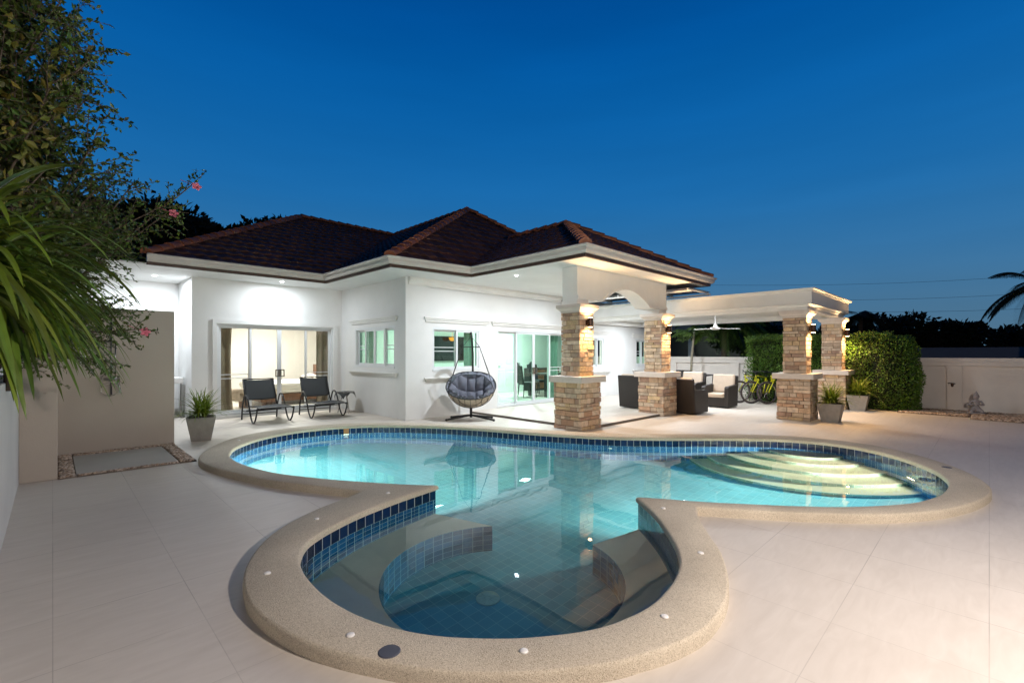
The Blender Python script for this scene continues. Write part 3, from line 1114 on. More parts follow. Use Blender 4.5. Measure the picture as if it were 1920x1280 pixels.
def add_plane(pts):
    bm, P, ex, ey = roof_plane(pts)
    bm.verts.ensure_lookup_table()
    n0 = len(RV)
    for i, v_ in enumerate(bm.verts):
        v_.index = i
        RV.append(tuple(v_.co))
    for f_ in bm.faces:
        c_ = f_.calc_center_median()
        u_, w_ = (c_ - P[0]).dot(ex), (c_ - P[0]).dot(ey)
        random.seed(int(u_ / .24) * 131 + int((w_ + .04) / .30) * 17 + len(pts))
        k_ = random.uniform(.65, 1.35)
        RT.append((k_, k_ * random.uniform(.9, 1.05), k_ * random.uniform(.85, 1.1)))
        RF.append(tuple(v_.index + n0 for v_ in f_.verts))
    bm.free()
A1 = (1.25, 11.0, EZ)
C1 = (4.60, 11.0, EZ)
C2 = (4.60, 8.02, EZ)
C3 = (6.48, 7.86, EZ)
C4 = (6.48, 4.82, EZ)
C5 = (11.62, 4.82, EZ)
C6 = (11.62, 7.86, EZ)
C7 = (13.3, 7.86, EZ)
PA = (5.62, 15.3, 5.76)
PB = (8.95, 11.04, 5.76)
RB = (8.95, 15.3, 5.76)
PCc = (9.05, 7.30, 4.62)
m3 = (9.05, 9.0, 4.62)
def vdown(x, y, plane_pts):
    P = [Vector(p) for p in plane_pts]
    n_ = (P[1] - P[0]).cross(P[2] - P[0])
    return P[0].z - (n_.x * (x - P[0].x) + n_.y * (y - P[0].y)) / n_.z
# wing with the bedroom: front slope and left hip slope; right side ends in the valley from C1
add_plane([A1, C1, RB, PA])
add_plane([(1.25, 19.6, EZ), A1, PA])
# main wing: left slope (eave C1-C2), front slope (eave C2-C3 continued), right slope
add_plane([C1, C2, PB, RB])
add_plane([C2, C7, PB])
add_plane([C7, (13.3, 19.6, EZ), RB, PB])
# porch wing: left slope, front slope, right slope, running back into the main front slope
add_plane([(6.48, 9.6, EZ), C4, PCc, (9.05, 9.9, 4.62)])
add_plane([C4, C5, PCc])
add_plane([C5, (11.62, 9.6, EZ), (9.05, 9.9, 4.62), PCc])
# rear slopes
add_plane([(13.3, 19.6, EZ), (1.25, 19.6, EZ), PA, RB])
random.seed(11)
rm_ = MB()
rm_.v, rm_.f, rm_.t = RV, RF, RT
roof = rm_.build('roof', M['roof'], house)
def caps(a, b_, n_=None):
    a, b_ = Vector(a), Vector(b_)
    L_ = (b_ - a).length
    n_ = int(L_ / .30)
    d_ = (b_ - a).normalized()
    s_ = d_.cross(Vector((0, 0, 1))).normalized()
    u_ = s_.cross(d_).normalized()
    if u_.z < 0:
        u_ = -u_
    m_ = MB()
    for i in range(n_):
        p0 = a + d_ * (L_ * i / n_)
        p1 = a + d_ * (L_ * (i + 1.12) / n_)
        tint = random.uniform(.7, 1.3)
        v_ = []
        for (p, r_, up_) in ((p0, .115, .045), (p1, .095, .025)):
            for k_ in range(9):
                an = R(-15) + R(210) * k_ / 8
                v_.append(p + s_ * (r_ * cos(an)) + u_ * (r_ * .75 * sin(an) + up_))
        f_ = [(k_, k_ + 1, 9 + k_ + 1, 9 + k_) for k_ in range(8)] + [tuple(range(9))]
        m_.idx(v_, f_, tint)
    return m_.build('ridge_cap', M['ridge'], roof, smooth=False)
for a, b_ in ((A1, PA), (PA, RB), (C2, PB), (PB, RB), (C7, PB), (C4, PCc), (C5, PCc), (PCc, (9.05, 9.25, 4.62))):
    caps(a, b_)

# gutter (moulded), brown trim and soffit
gut = [(1.25, 11.0), (4.60, 11.0), (4.60, 8.02), (6.48, 7.86), (6.48, 4.82), (11.62, 4.82), (11.62, 8.4)]
def sweep(path, prof, name, mat, parent, z=0, closed=False, smooth=False):
    # profile points (outward offset, height); outward = right-hand normal of the path direction
    n_ = len(path)
    rings = []
    for i, p in enumerate(path):
        p = Vector((p[0], p[1], 0))
        dirs = []
        if i > 0:
            dirs.append((p - Vector((*path[i - 1][:2], 0))).normalized())
        if i < n_ - 1:
            dirs.append((Vector((*path[i + 1][:2], 0)) - p).normalized())
        ns = [Vector((d_.y, -d_.x, 0)) for d_ in dirs]
        if len(ns) == 2:
            mN = (ns[0] + ns[1])
            mN = mN / max(.3, (1 + ns[0].dot(ns[1])))
        else:
            mN = ns[0]
        rings.append([(p.x + mN.x * o_, p.y + mN.y * o_, z + h) for o_, h in prof])
    m_ = MB()
    k_ = len(prof)
    v_ = [q for r_ in rings for q in r_]
    f_ = []
    for i in range(n_ - 1):
        for q in range(k_):
            l_ = (q + 1) % k_
            f_.append((i * k_ + q, i * k_ + l_, (i + 1) * k_ + l_, (i + 1) * k_ + q))
    f_.append(tuple(range(k_)))
    f_.append(tuple(reversed([(n_ - 1) * k_ + q for q in range(k_)])))
    m_.idx(v_, f_)
    return m_.build(name, mat, parent, smooth=smooth)
sweep(gut, [(-.05, 3.32), (.10, 3.32), (.115, 3.305), (.10, 3.285), (.075, 3.27), (.065, 3.22), (.045, 3.19), (.02, 3.175), (-.05, 3.175)], 'gutter', M['gutter'], house)
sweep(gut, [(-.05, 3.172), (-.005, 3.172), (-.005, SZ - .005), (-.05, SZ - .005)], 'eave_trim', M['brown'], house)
def soffit(x0, y0, x1, y1):
    m_ = MB()
    m_.box(x0, y0, SZ, x1, y1, SZ + .03)
    return m_.build('soffit', M['wall'], house)
soffit(-1.5, 11.03, 4.63, 13.6)
soffit(4.63, 8.05, 6.50, 13.0)
soffit(6.50, 4.85, 11.58, 9.0)

# arched beam of the porch
arch = []
XA0, XA1 = 7.10, 10.60
prof_ = [(XA0, 2.40), (XA0 + .36, 2.40), (XA0 + .36, 2.50), (7.92, 2.50)]
for i in range(17):
    t_ = i / 16
    x_ = 7.92 + (9.78 - 7.92) * t_
    prof_.append((x_, 2.50 + .32 * sin(pi * t_) ** .9))
prof_ += [(XA1 - .36, 2.50), (XA1 - .36, 2.40), (XA1, 2.40)]
def arch_mesh(y0, y1, lower, ztop):
    m_ = MB()
    n_ = len(lower)
    v_ = []
    for y_ in (y0, y1):
        v_ += [(x_, y_, z_) for x_, z_ in lower] + [(x_, y_, ztop if not callable(ztop) else ztop(x_, z_)) for x_, z_ in lower]
    f_ = []
    for i in range(n_ - 1):
        f_.append((i, i + 1, n_ + i + 1, n_ + i))
        f_.append((2 * n_ + i + 1, 2 * n_ + i, 3 * n_ + i, 3 * n_ + i + 1))
        f_.append((i + 1, i, 2 * n_ + i, 2 * n_ + i + 1))
        f_.append((n_ + i, n_ + i + 1, 3 * n_ + i + 1, 3 * n_ + i))
    f_.append((0, n_, 3 * n_, 2 * n_))
    f_.append((n_ - 1, 2 * n_ + n_ - 1, 3 * n_ + n_ - 1, n_ + n_ - 1))
    m_.idx(v_, f_)
    return m_
arch_mesh(5.47, 5.83, prof_, SZ).build('arched_beam', M['trimw'], house)
low2 = [(x_, z_ + .0) for x_, z_ in prof_ if XA0 + .30 < x_ < XA1 - .30 and z_ >= 2.5]
low2 = [(XA0, 2.50)] + low2[0:] + [(XA1, 2.50)]
arch_mesh(5.445, 5.47, [(x_, z_ + .0) for x_, z_ in low2], lambda x_, z_: z_ + .055).build('arch_moulding', M['trimw'], house)
# crown moulding along the living room wall
sweep([(5.52, 8.86), (11.4, 8.86)], [(0, SZ - .16), (.03, SZ - .16), (.04, SZ - .11), (.09, SZ - .06), (.10, SZ - .001), (0, SZ - .001)], 'crown_moulding', M['trimw'], house)

def shelf(axis, c, a0, a1, z, h, d_, name, parent):
    # stepped moulding above or below a window
    m_ = MB()
    for i, (k0, k1, dd) in enumerate(((0, .38, .45), (.38, .70, .72), (.70, 1.0, 1.0))):
        e_ = d_ * dd
        if axis == 'x':
            m_.box(a0 - e_, c - e_, z + h * k0, a1 + e_, c, z + h * k1)
        else:
            m_.box(c - e_, a0 - e_, z + h * k0, c, a1 + e_, z + h * k1)
    return m_.build(name, M['trimw'], parent, bevel=.004)

def slider(axis, c, a0, a1, z0, z1, name, n, glass, bars, handle=False, face=-1, order=None):
    # sliding window or door: outer frame, n panels, each with stiles, pane and two cross bars
    w_ = (a1 - a0)
    root = MB()
    t_ = .05
    def bx(m_, p0, p1, d0, d1, q0, q1):
        if axis == 'x':
            m_.box(p0, c + d0, q0, p1, c + d1, q1)
        else:
            m_.box(c + d0, p0, q0, c + d1, p1, q1)
    bx(root, a0, a1, -.015, .09, z1 - t_, z1)
    bx(root, a0, a1, -.03, .09, z0, z0 + t_)
    bx(root, a0, a0 + t_, -.012, .088, z0 + t_, z1 - t_)
    bx(root, a1 - t_, a1, -.012, .088, z0 + t_, z1 - t_)
    fr = root.build(name, M['frame'], house)
    pw = (w_ - 2 * t_) / n
    order = order or [1, 0, 0, 1][:n]
    for i in range(n):
        p0 = a0 + t_ + pw * i
        p1 = p0 + pw
        if i > 0 and order[i - 1] != order[i]:
            p0 -= .02
        if i < n - 1 and order[i + 1] != order[i]:
            p1 += .02
        if i > 0 and order[i - 1] == order[i]:
            p0 += .0015
        dp = .055 if order[i] else .005
        s_ = .048
        pm = MB()
        bx(pm, p0, p0 + s_, dp, dp + .03, z0 + t_, z1 - t_)
        bx(pm, p1 - s_, p1, dp, dp + .03, z0 + t_, z1 - t_)
        bx(pm, p0 + s_, p1 - s_, dp, dp + .03, z0 + t_, z0 + t_ + .05)
        bx(pm, p0 + s_, p1 - s_, dp, dp + .03, z1 - t_ - .045, z1 - t_)
        if bars and order[i] == 1:
            zc = z0 + (z1 - z0) * bars
            for dz in (-.045, .045):
                bx(pm, p0 + s_, p1 - s_, dp + .004, dp + .026, zc + dz - .009, zc + dz + .009)
        pan = pm.build('sash', M['frame'], fr)
        gm = MB()
        bx(gm, p0 + s_, p1 - s_, dp + .0135, dp + .0165, z0 + t_ + .05, z1 - t_ - .045)
        gm.build('pane', glass, fr)
        if handle and i in (1, 2):
            hm = MB()
            px_ = p1 - .02 if i == 1 else p0 + .02
            sg = -1 if i == 1 else 1
            zc = z0 + .92
            bx(hm, px_ - .02, px_ + .02, dp - .03, dp, zc - .09, zc + .09)
            q0, q1 = sorted((px_, px_ + sg * .085))
            bx(hm, q0, q1, dp - .05, dp - .03, zc + .065, zc + .09)
            bx(hm, q0, q1, dp - .05, dp - .03, zc - .09, zc - .065)
            e0, e1 = sorted((px_ + sg * .062, px_ + sg * .085))
            bx(hm, e0, e1, dp - .05, dp - .03, zc - .065, zc + .065)
            hm.build('handle', M['chrome'], fr)
    return fr
# bedroom doors
fd = slider('x', 12.12, B0, B1, .06, BT, 'sliding_door', 4, M['glass'], .42, True)
m_ = MB()
m_.box(B0 - .09, 12.06, .0, B0 - .001, 12.0995, BT + .09)
m_.box(B1 + .001, 12.06, .0, B1 + .09, 12.0995, BT + .09)
m_.box(B0 - .001, 12.06, BT + .001, B1 + .001, 12.0995, BT + .09)
m_.box(B0 - .09, 12.0, .0, B1 + .09, 12.06, .055)
m_.build('surround', M['wall'], fd)
# bedroom side window
fw_ = slider('y', 5.52, 9.38, 11.32, 1.12, 2.09, 'window', 4, M['greenglass'], .50)
shelf('y', 5.5, 9.32, 11.42, 2.19, .11, .09, 'lintel_moulding', fw_)
shelf('y', 5.5, 9.32, 11.42, .93, .09, .09, 'sill', fw_)
# window with the television
fw2 = slider('x', 8.92, 6.19, 7.62, 1.05, 2.06, 'window', 2, M['greenglass'], .50, order=[1, 0])
shelf('x', 8.9, 6.02, 7.78, 2.17, .11, .09, 'lintel_moulding', fw2)
shelf('x', 8.9, 6.02, 7.78, .82, .09, .09, 'sill', fw2)
fd2 = slider('x', 8.92, 8.19, 11.02, .06, 2.08, 'sliding_door', 4, M['greenglass'], .47, True)
shelf('x', 8.9, 8.05, 11.16, 2.17, .11, .09, 'lintel_moulding', fd2)
fw3 = slider('x', 8.92, 12.25, 13.02, 1.0, 1.98, 'window', 2, M['glass'], 0)
shelf('x', 8.9, 12.1, 13.2, 2.08, .11, .08, 'lintel_moulding', fw3)
shelf('x', 8.9, 12.1, 13.2, .78, .10, .08, 'sill', fw3)
fw4 = slider('x', 8.92, 14.98, 15.85, 1.0, 1.98, 'window', 2, M['greenglass'], .5, order=[1, 0])
shelf('x', 8.9, 14.8, 15.98, 2.04, .11, .08, 'lintel_moulding', fw4)
shelf('x', 8.9, 14.8, 15.98, .78, .10, .08, 'sill', fw4)

# metal framed smoked skylight between porch roof and pergola
m_ = MB()
for y_ in (4.95, 5.9, 6.85, 7.8, 8.75):
    m_.box(10.66, y_, 2.96, 11.8, y_ + .04, 2.995)
for x_ in (10.70, 11.76):
    m_.box(x_, 4.9, 2.92, x_ + .04, 8.85, 2.958)
m_.build('skylight_frame', M['trimw'], house)
m_ = MB()
m_.box(10.68, 4.92, 2.998, 11.82, 8.84, 3.005)
m_.build('skylight_sheet', M['poly'], house)
# rooms' own lighting: assumed ceiling lights, no fixtures modelled
lamp('AREA', 'assumed_bedroom_light', (4.6, 14.2, 2.70), 72, (1, .95, .88), sx=.3, sy=.3, aim=(4.6, 14.2, 0))
lamp('AREA', 'assumed_living_light', (7.8, 10.9, 2.70), 26, (.90, 1, .93), sx=.3, sy=.3, aim=(7.8, 10.9, 0))
lamp('AREA', 'assumed_dining_light', (11.4, 11.0, 2.70), 75, (.90, 1, .95), sx=.3, sy=.3, aim=(11.4, 11.0, 0))

# ------------------------------------------------------------------ stone pillars
def stonework(w, z0, z1, rows=.095):
    m_ = MB()
    z = z0
    while z < z1 - .02:
        h = rnd(rows * .65, rows * 1.35)
        if z + h > z1 - .045:
            h = z1 - z
        for s in range(4):
            rot = Matrix.Rotation(s * pi / 2, 4, 'Z')
            x = -w / 2
            while x < w / 2 - .01:
                l = rnd(.08, .32)
                if x + l > w / 2 - .07:
                    l = w / 2 - x
                t = rnd(.002, .022)
                c = random.choice([(1, 1, 1), (1.15, 1.1, 1.0), (.8, .75, .72), (1.05, .92, .8), (.9, .72, .62), (1.2, 1.18, 1.15), (.72, .60, .58), (1.1, 1.0, .78)])
                k = rnd(.85, 1.12)
                e0 = -t if abs(x + w / 2) < 1e-6 else .004
                e1 = t if abs(x + l - w / 2) < 1e-6 else -.004
                m_.box(x + e0, -w / 2 - t, z + .004, x + l + e1, -w / 2 + .03, z + h - .004, tint=tuple(q * k for q in c), mat=rot)
                x += l
        z += h
    return m_
def pillar(loc, label, seed):
    random.seed(seed)
    t = thing('stone_pillar', label, 'pillar', loc, group='stone clad pillars on square pedestals')
    c = MB()
    c.box(-.295, -.295, 0, .295, .295, .90)
    c.box(-.195, -.195, 1.02, .195, .195, 2.24)
    c.build('core', M['mortar'], t, world=False)
    stonework(.62, .0, .90, .088).build('pedestal', M['stone'], t, world=False, bevel=.006)
    q = MB()
    q.box(-.40, -.40, .90, .40, .40, 1.02)
    q.build('pedestal_cap', M['cap'], t, world=False, bevel=.008)
    stonework(.42, 1.02, 2.24, .08).build('shaft', M['stone'], t, world=False, bevel=.006)
    q = MB()
    q.box(-.235, -.235, 2.24, .235, .235, 2.28)
    q.frustum(0, 0, 2.28, 2.33, .49, .58)
    q.box(-.30, -.30, 2.33, .30, .30, 2.398)
    q.build('capital', M['cap'], t, world=False, bevel=.005)
    return t
PILL = [((7.35, 5.66), 'stone pillar at the near left corner of the porch beside the pool', 3), ((10.40, 5.60), 'stone pillar at the right end of the arched beam', 5), ((11.86, 3.00), 'nearer stone pillar of the pergola with a potted plant at its right', 8), ((14.92, 2.92), 'farther stone pillar of the pergola beside the big hedge', 9)]
for (x, y), lab, sd in PILL:
    pillar((x, y, 0), lab, sd)
random.seed(12)
def sconce(loc, label, e=40):
    t = thing('wall_lamp', label, 'wall lamp', loc, group='up and down wall lamps on the stone pillars')
    m_ = MB()
    m_.lathe([(.0, -.085), (.05, -.085), (.052, -.075), (.052, .075), (.05, .085), (.0, .085)], (0, -.085, 0), 20)
    m_.build('body', M['bronze'], t, world=False)
    m_ = MB()
    m_.box(-.035, -.04, -.05, .035, .0, .05)
    m_.build('bracket', M['bronze'], t, world=False)
    for s in (-1, 1):
        m_ = MB()
        m_.lathe([(.0, 0), (.042, 0), (.042, .006), (.0, .006)], (0, -.085, .0865 if s > 0 else -.0925), 16)
        m_.build('lens', M['lens'], t, world=False)
        l = lamp('SPOT', 'wall_lamp_light', (0, 0, 0), e, WARM, size=.03, angle=168, blend=.9)
        l.parent = t
        l.location = (0, -.085, s * .105)
        l.rotation_euler = (R(180) if s > 0 else 0, 0, 0)
    return t
sconce((7.35, 5.436, 2.05), 'lit wall lamp on the stone pillar nearest the pool')
sconce((10.40, 5.376, 2.03), 'lit wall lamp on the pillar at the right end of the arch')
sconce((11.86, 2.776, 2.00), 'lit wall lamp on the nearer pergola pillar', 60)
sconce((14.92, 2.696, 2.00), 'lit wall lamp on the farther pergola pillar against the hedge', 80)

# ------------------------------------------------------------------ pergola
pg = thing('pergola', 'flat roofed white pergola with moulded cornice standing on stone pillars', 'pergola', (13.4, 5.8, 0))
m_ = MB()
m_.box(11.50, 2.64, 2.54, 15.22, 8.895, 2.80)
m_.build('roof_slab', M['trimw'], pg)
ring_ = [(11.50, 8.89), (11.50, 2.64), (15.22, 2.64), (15.22, 8.89)]
sweep([(p[0], p[1]) for p in ring_], [(.0, 2.775), (.025, 2.79), (.03, 2.81), (.065, 2.825), (.07, 2.85), (-.2, 2.85), (-.2, 2.802), (0, 2.802)], 'cornice', M['trimw'], pg)
m_ = MB()
m_.box(11.60, 2.74, 2.40, 11.86, 8.895, 2.539)
m_.box(14.86, 2.74, 2.40, 15.12, 8.895, 2.539)
m_.box(11.86, 2.74, 2.40, 14.86, 3.0, 2.539)
m_.box(11.86, 8.60, 2.40, 14.86, 8.895, 2.539)
m_.build('beam', M['trimw'], pg)
sweep([(p[0] + (.10 if p[0] < 12 else -.10), p[1] + (.10 if p[1] < 3 else 0)) for p in ring_], [(0, 2.46), (.03, 2.47), (.04, 2.50), (.10, 2.515), (.10, 2.537), (0, 2.537)], 'beam_moulding', M['trimw'], pg)

# ------------------------------------------------------------------ downlights
def downlight(loc, label, e=18, ang=150, aim=None):
    t = thing('ceiling_downlight', label, 'ceiling light', loc, group='round recessed ceiling lights')
    m_ = MB()
    m_.lathe([(.045, -.006), (.062, -.006), (.065, -.0005), (.045, -.0005)], (0, 0, 0), 24)
    m_.build('bezel', M['white'], t, world=False)
    m_ = MB()
    m_.lathe([(.0, -.024), (.022, -.021), (.036, -.012), (.043, -.001), (.0, -.001)], (0, 0, 0), 24)
    m_.build('lens', M['dllens'], t, world=False, smooth=True)
    l = lamp('AREA', 'downlight', (0, 0, 0), e * .27, COOL, size=.09)
    l.parent = t
    l.location = (0, 0, -.03)
downlight((3.78, 11.45, SZ), 'ceiling light above the bedroom sliding doors', 62, 158)
downlight((1.55, 12.45, SZ), 'ceiling light at the far left behind the foliage', 110, 160)
downlight((7.05, 7.05, SZ), 'ceiling light of the porch by the near gutter corner', 150, 165)
downlight((9.6, 7.3, SZ), 'assumed ceiling light deep inside the porch hidden behind the arch', 110, 165)  # assumed porch light, out of sight
downlight((12.6, 5.95, 2.54), 'left ceiling light of the pergola', 110, 165)
downlight((12.7, 4.05, 2.54), 'right ceiling light of the pergola', 80, 165)
downlight((13.6, 7.6, 2.54), 'assumed ceiling light of the pergola by the house wall', 110, 165)  # assumed third pergola light, out of view

# ceiling fan
t = thing('ceiling_fan', 'white three bladed ceiling fan under the pergola', 'ceiling fan', (12.95, 5.25, 2.11))
m_ = MB()
m_.lathe([(.0, 0), (.085, .0), (.125, .02), (.125, .045), (.09, .06), (.055, .085), (.035, .16), (.012, .18), (.012, .39), (.04, .40), (.055, .428), (0, .428)], (0, 0, 0), 24)
m_.build('motor', M['white'], t, world=False, smooth=False)
for a in (R(-45 + 3), R(75), R(195)):
    m_ = MB()
    mt = Matrix.Rotation(a, 4, 'Z') @ Matrix.Rotation(R(7), 4, 'X')
    m_.box(.12, -.03, .028, .22, .03, .036, mat=mt)
    m_.box(.22, -.055, .026, .68, .055, .034, mat=mt)
    m_.build('blade', M['white'], t, world=False, bevel=.003)

# ------------------------------------------------------------------ sun loungers
def lounger():
    t = thing('sun_lounger', 'black framed sling sun lounger standing left in front of the bedroom doors', 'sun lounger', (3.33, 11.0, 0), 0, 'sling sun loungers in front of the bedroom')
    def side(x):
        m_ = MB()
        c = bezier([(x, .52, .0), (x, .46, .30), (x, .34, .51), (x, .22, .555), (x, .10, .50), (x, -.02, .33), (x, -.14, .12), (x, -.26, .018), (x, -.35, .012), (x, -.46, .10), (x, -.54, .24), (x, -.565, .325)], 5)
        m_.tube(c, .017, 8)
        return m_
    for x in (-.36, .36):
        side(x).build('side_frame', M['dark'], t, world=False, smooth=True)
    m_ = MB()
    for x in (-.315, .315):
        m_.tube(bezier([(x, -.60, .30), (x, -.56, .325), (x, -.3, .34), (x, .1, .315), (x, .38, .30)], 4), .014, 8)
        m_.tube([(x, .36, .30), (x, .62, .88)], .014, 8)
    m_.tube([(-.36, -.565, .325), (.36, -.565, .325)], .013, 8)
    m_.tube([(-.36, .20, .22), (.36, .20, .22)], .010, 8)
    m_.tube([(-.36, .49, .12), (.36, .49, .12)], .010, 8)
    m_.tube([(-.36, -.08, .24), (.36, -.08, .24)], .010, 8)
    m_.tube([(-.315, .62, .88), (.315, .62, .88)], .013, 8)
    m_.tube(bezier([(-.33, .45, .50), (-.33, .62, .22), (-.2, .64, .16), (.2, .64, .16), (.33, .62, .22), (.33, .45, .50)], 4), .008, 6)
    m_.build('rails', M['dark'], t, world=False, smooth=True)
    def sheet(a, b, name):
        m_ = MB()
        n_ = 14
        v_ = []
        for i in range(n_):
            s_ = i / (n_ - 1)
            p = Vector(a).lerp(Vector(b), s_)
            for k_ in range(9):
                x = -.31 + .62 * k_ / 8
                sag = .018 * (1 - (2 * k_ / 8 - 1) ** 2)
                v_.append((x, p.y, p.z - sag))
        f_ = []
        for i in range(n_ - 1):
            for k_ in range(8):
                f_.append((i * 9 + k_, i * 9 + k_ + 1, (i + 1) * 9 + k_ + 1, (i + 1) * 9 + k_))
        m_.idx(v_, f_)
        o_ = m_.build(name, M['sling'], t, world=False, smooth=True)
        sd_ = o_.modifiers.new('s', 'SOLIDIFY')
        sd_.thickness = .006
        return o_
    sheet((0, -.585, .335), (0, .34, .318), 'seat')
    sheet((0, .425, .44), (0, .615, .872), 'backrest')
    return t
l1 = lounger()
dup(l1, (4.53, 10.98, 0), R(-3), 'black framed sling sun lounger standing right beside the small side table', 'sling sun loungers in front of the bedroom')

# small folding side table with a cloth
t = thing('side_table', 'small dark side table with a hanging cloth corner in the wall corner behind the loungers', 'side table', (5.16, 11.15, 0))
m_ = MB()
m_.lathe([(.0, .50), (.22, .50), (.225, .505), (.225, .515), (.0, .515)], (0, 0, 0), 28)
m_.build('tabletop', M['chrome'], t, world=False)
for a in (30, 150, 270):
    m_ = MB()
    m_.tube([(.05 * cos(R(a)), .05 * sin(R(a)), .50), (.17 * cos(R(a)), .17 * sin(R(a)), 0)], .009, 8)
    m_.build('leg', M['chrome'], t, world=False)
m_ = MB()
cz = .518
q = []
for i in range(9):
    for j in range(9):
        x, y = -.24 + .48 * i / 8, -.24 + .48 * j / 8
        c_, s_ = cos(R(10)), sin(R(10))
        X, Y = x * c_ - y * s_, x * s_ + y * c_
        rr = hypot(X, Y)
        z = cz if rr < .225 else cz - (rr - .225) * 1.5
        if rr > .225:
            X, Y = X * (.225 + (rr - .225) * .3) / rr, Y * (.225 + (rr - .225) * .3) / rr
        q.append((X, Y, z))
m_.idx(q, [(i * 9 + j, (i + 1) * 9 + j, (i + 1) * 9 + j + 1, i * 9 + j + 1) for i in range(8) for j in range(8)])
tc_ = m_.build('towel', M['sling'], None, world=False, smooth=True)
tc_.location = Vector((5.16, 11.15, 0)) + Vector(tc_.location)
props(tc_, 'dark cloth draped over the small side table', 'towel')

# ------------------------------------------------------------------ hanging egg chair
ec = thing('hanging_egg_chair', 'hanging egg chair with tufted grey cushion on a black stand beside the window', 'hanging chair', (6.60, 8.02, 0), R(-42))
# local: -y faces the viewer
for (x, y) in ((-.52, -.22), (.50, -.30), (-.45, .24), (.46, .16)):
    m_ = MB()
    m_.tube([(0, .0, .10), (x, y, .025)], .021, 8)
    m_.ell((x, y, .025), .03, .03, .026)
    m_.build('leg', M['dark'], ec, world=False)
m_ = MB()
m_.tube([(0, .0, .05), (0, .0, .30), (0, .0, .32)], .030, 10)
m_.tube(bezier([(0, .0, .24), (0, .22, .26), (0, .50, .45), (.01, .56, .85), (.02, .50, 1.35), (.01, .30, 1.75), (.0, .12, 1.90), (0, .02, 1.90)], 8), .024, 10)
m_.tube([(0, .03, 1.93), (0, .03, 1.82)], .012, 8)
m_.build('stand', M['dark'], ec, world=False, smooth=True)
m_ = MB()
m_.tube([(-.19, .02, 1.60), (.19, .02, 1.60)], .010, 8)
m_.tube([(-.19, .02, 1.60), (0, .03, 1.84), (.19, .02, 1.60)], .007, 6)
for s in (-1, 1):
    m_.tube([(s * .19, .02, 1.60), (s * .52, -.18, .62)], .006, 6)
    m_.tube([(s * .19, .02, 1.60), (s * .42, .24, .95)], .006, 6)
m_.build('suspension_ropes', M['dark'], ec, world=False)
BC = Vector((0, -.02, .74))
TN = Matrix.Rotation(R(33), 4, 'X').to_3x3()
def bowl_pt(a, b_, off=0.0):
    # a across, b up the back; unit disc -> tilted bowl
    r = min(1.0, hypot(a, b_))
    az = math.atan2(b_, a)
    up = max(0, sin(az))
    lobe = 1 + .10 * up * (.5 - .5 * cos(4 * (az - pi / 2) / 1.0)) * 1.0
    low = max(0, -sin(az))
    x = a * .545 * lobe
    y = b_ * (.50 + .04 * up - .03 * low) * lobe
    dp = (.47 - off * .5) * (1 - r ** 2.4) ** .62
    return BC + TN @ Vector((x * (1 - off * .4), y * (1 - off * .4), -dp))
def disc_grid(n_, fn):
    v_, f_ = [], []
    for j in range(n_ + 1):
        for i in range(n_ + 1):
            u, w_ = -1 + 2 * i / n_, -1 + 2 * j / n_
            a, b_ = u * sqrt(1 - w_ * w_ / 2), w_ * sqrt(1 - u * u / 2)
            v_.append(fn(a * .999, b_ * .999))
    for j in range(n_):
        for i in range(n_):
            q_ = j * (n_ + 1) + i
            f_.append((q_, q_ + 1, q_ + n_ + 2, q_ + n_ + 1))
    return v_, f_
m_ = MB()
m_.idx(*disc_grid(44, lambda a, b_: bowl_pt(a, b_)))
bo = m_.build('basket', M['rattan'], ec, world=False, smooth=True)
m_ = MB()
for k in range(-4, 5):
    c_ = k / 4.6
    h_ = sqrt(1 - c_ * c_)
    m_.tube([bowl_pt(c_, -h_ + 2 * h_ * j / 20, -.03) for j in range(21)], .005, 5)
    m_.tube([bowl_pt(-h_ + 2 * h_ * j / 20, c_, -.03) for j in range(21)], .005, 5)
m_.tube([bowl_pt(.9999 * cos(2 * pi * i / 48), .9999 * sin(2 * pi * i / 48), -.02) for i in range(48)], .012, 6, closed=True)
m_.build('basket_frame', M['dark'], bo, world=False, smooth=True)
def cush(a, b_):
    r = min(1, hypot(a, b_))
    p0 = bowl_pt(a * .97, b_ * .97, .06)
    ctr = BC + TN @ Vector((0, 0, .25))
    q0 = (ctr - p0).normalized()
    ta = abs(sin(pi * (a * 2.5 + .5 + .08 * sin(b_ * 3)))) ** .5
    tb = abs(sin(pi * (b_ * 2.2 + .3 * a * a))) ** .4
    puff = .05 + .10 * ta * tb
    rim = 1 if r < .85 else 1 - .25 * ((r - .85) / .15) ** 2
    return p0 + q0 * puff * rim + TN @ Vector((0, 0, .045 * r ** 3))
m_ = MB()
GN = 96
v_, f_ = disc_grid(GN, cush)
m_.idx(v_, f_)
v2, f2 = disc_grid(GN, lambda a, b_: bowl_pt(a * 1.0, b_ * 1.0, .02) + TN @ Vector((0, 0, .01)))
m_.idx(v2, [tuple(reversed(q_)) for q_ in f2])
nb = (GN + 1) ** 2
W1_ = GN + 1
rim = [i for i in range(W1_)] + [j * W1_ + GN for j in range(1, GN + 1)] + [GN * W1_ + i for i in range(GN - 1, -1, -1)] + [j * W1_ for j in range(GN - 1, 0, -1)]
for a in range(len(rim)):
    b_ = (a + 1) % len(rim)
    # rounded edge: one extra ring bulging outward
    p1, p2, p3, p4 = (Vector(m_.v[rim[a]]), Vector(m_.v[rim[b_]]), Vector(m_.v[nb + rim[b_]]), Vector(m_.v[nb + rim[a]]))
    o1 = (p1 + p4) / 2 + ((p1 + p4) / 2 - BC).normalized() * .05
    o2 = (p2 + p3) / 2 + ((p2 + p3) / 2 - BC).normalized() * .05
    m_.face((p1, p2, o2, o1))
    m_.face((o1, o2, p3, p4))
m_.build('cushion', M['greycush'], ec, world=False, smooth=True, merge=True)

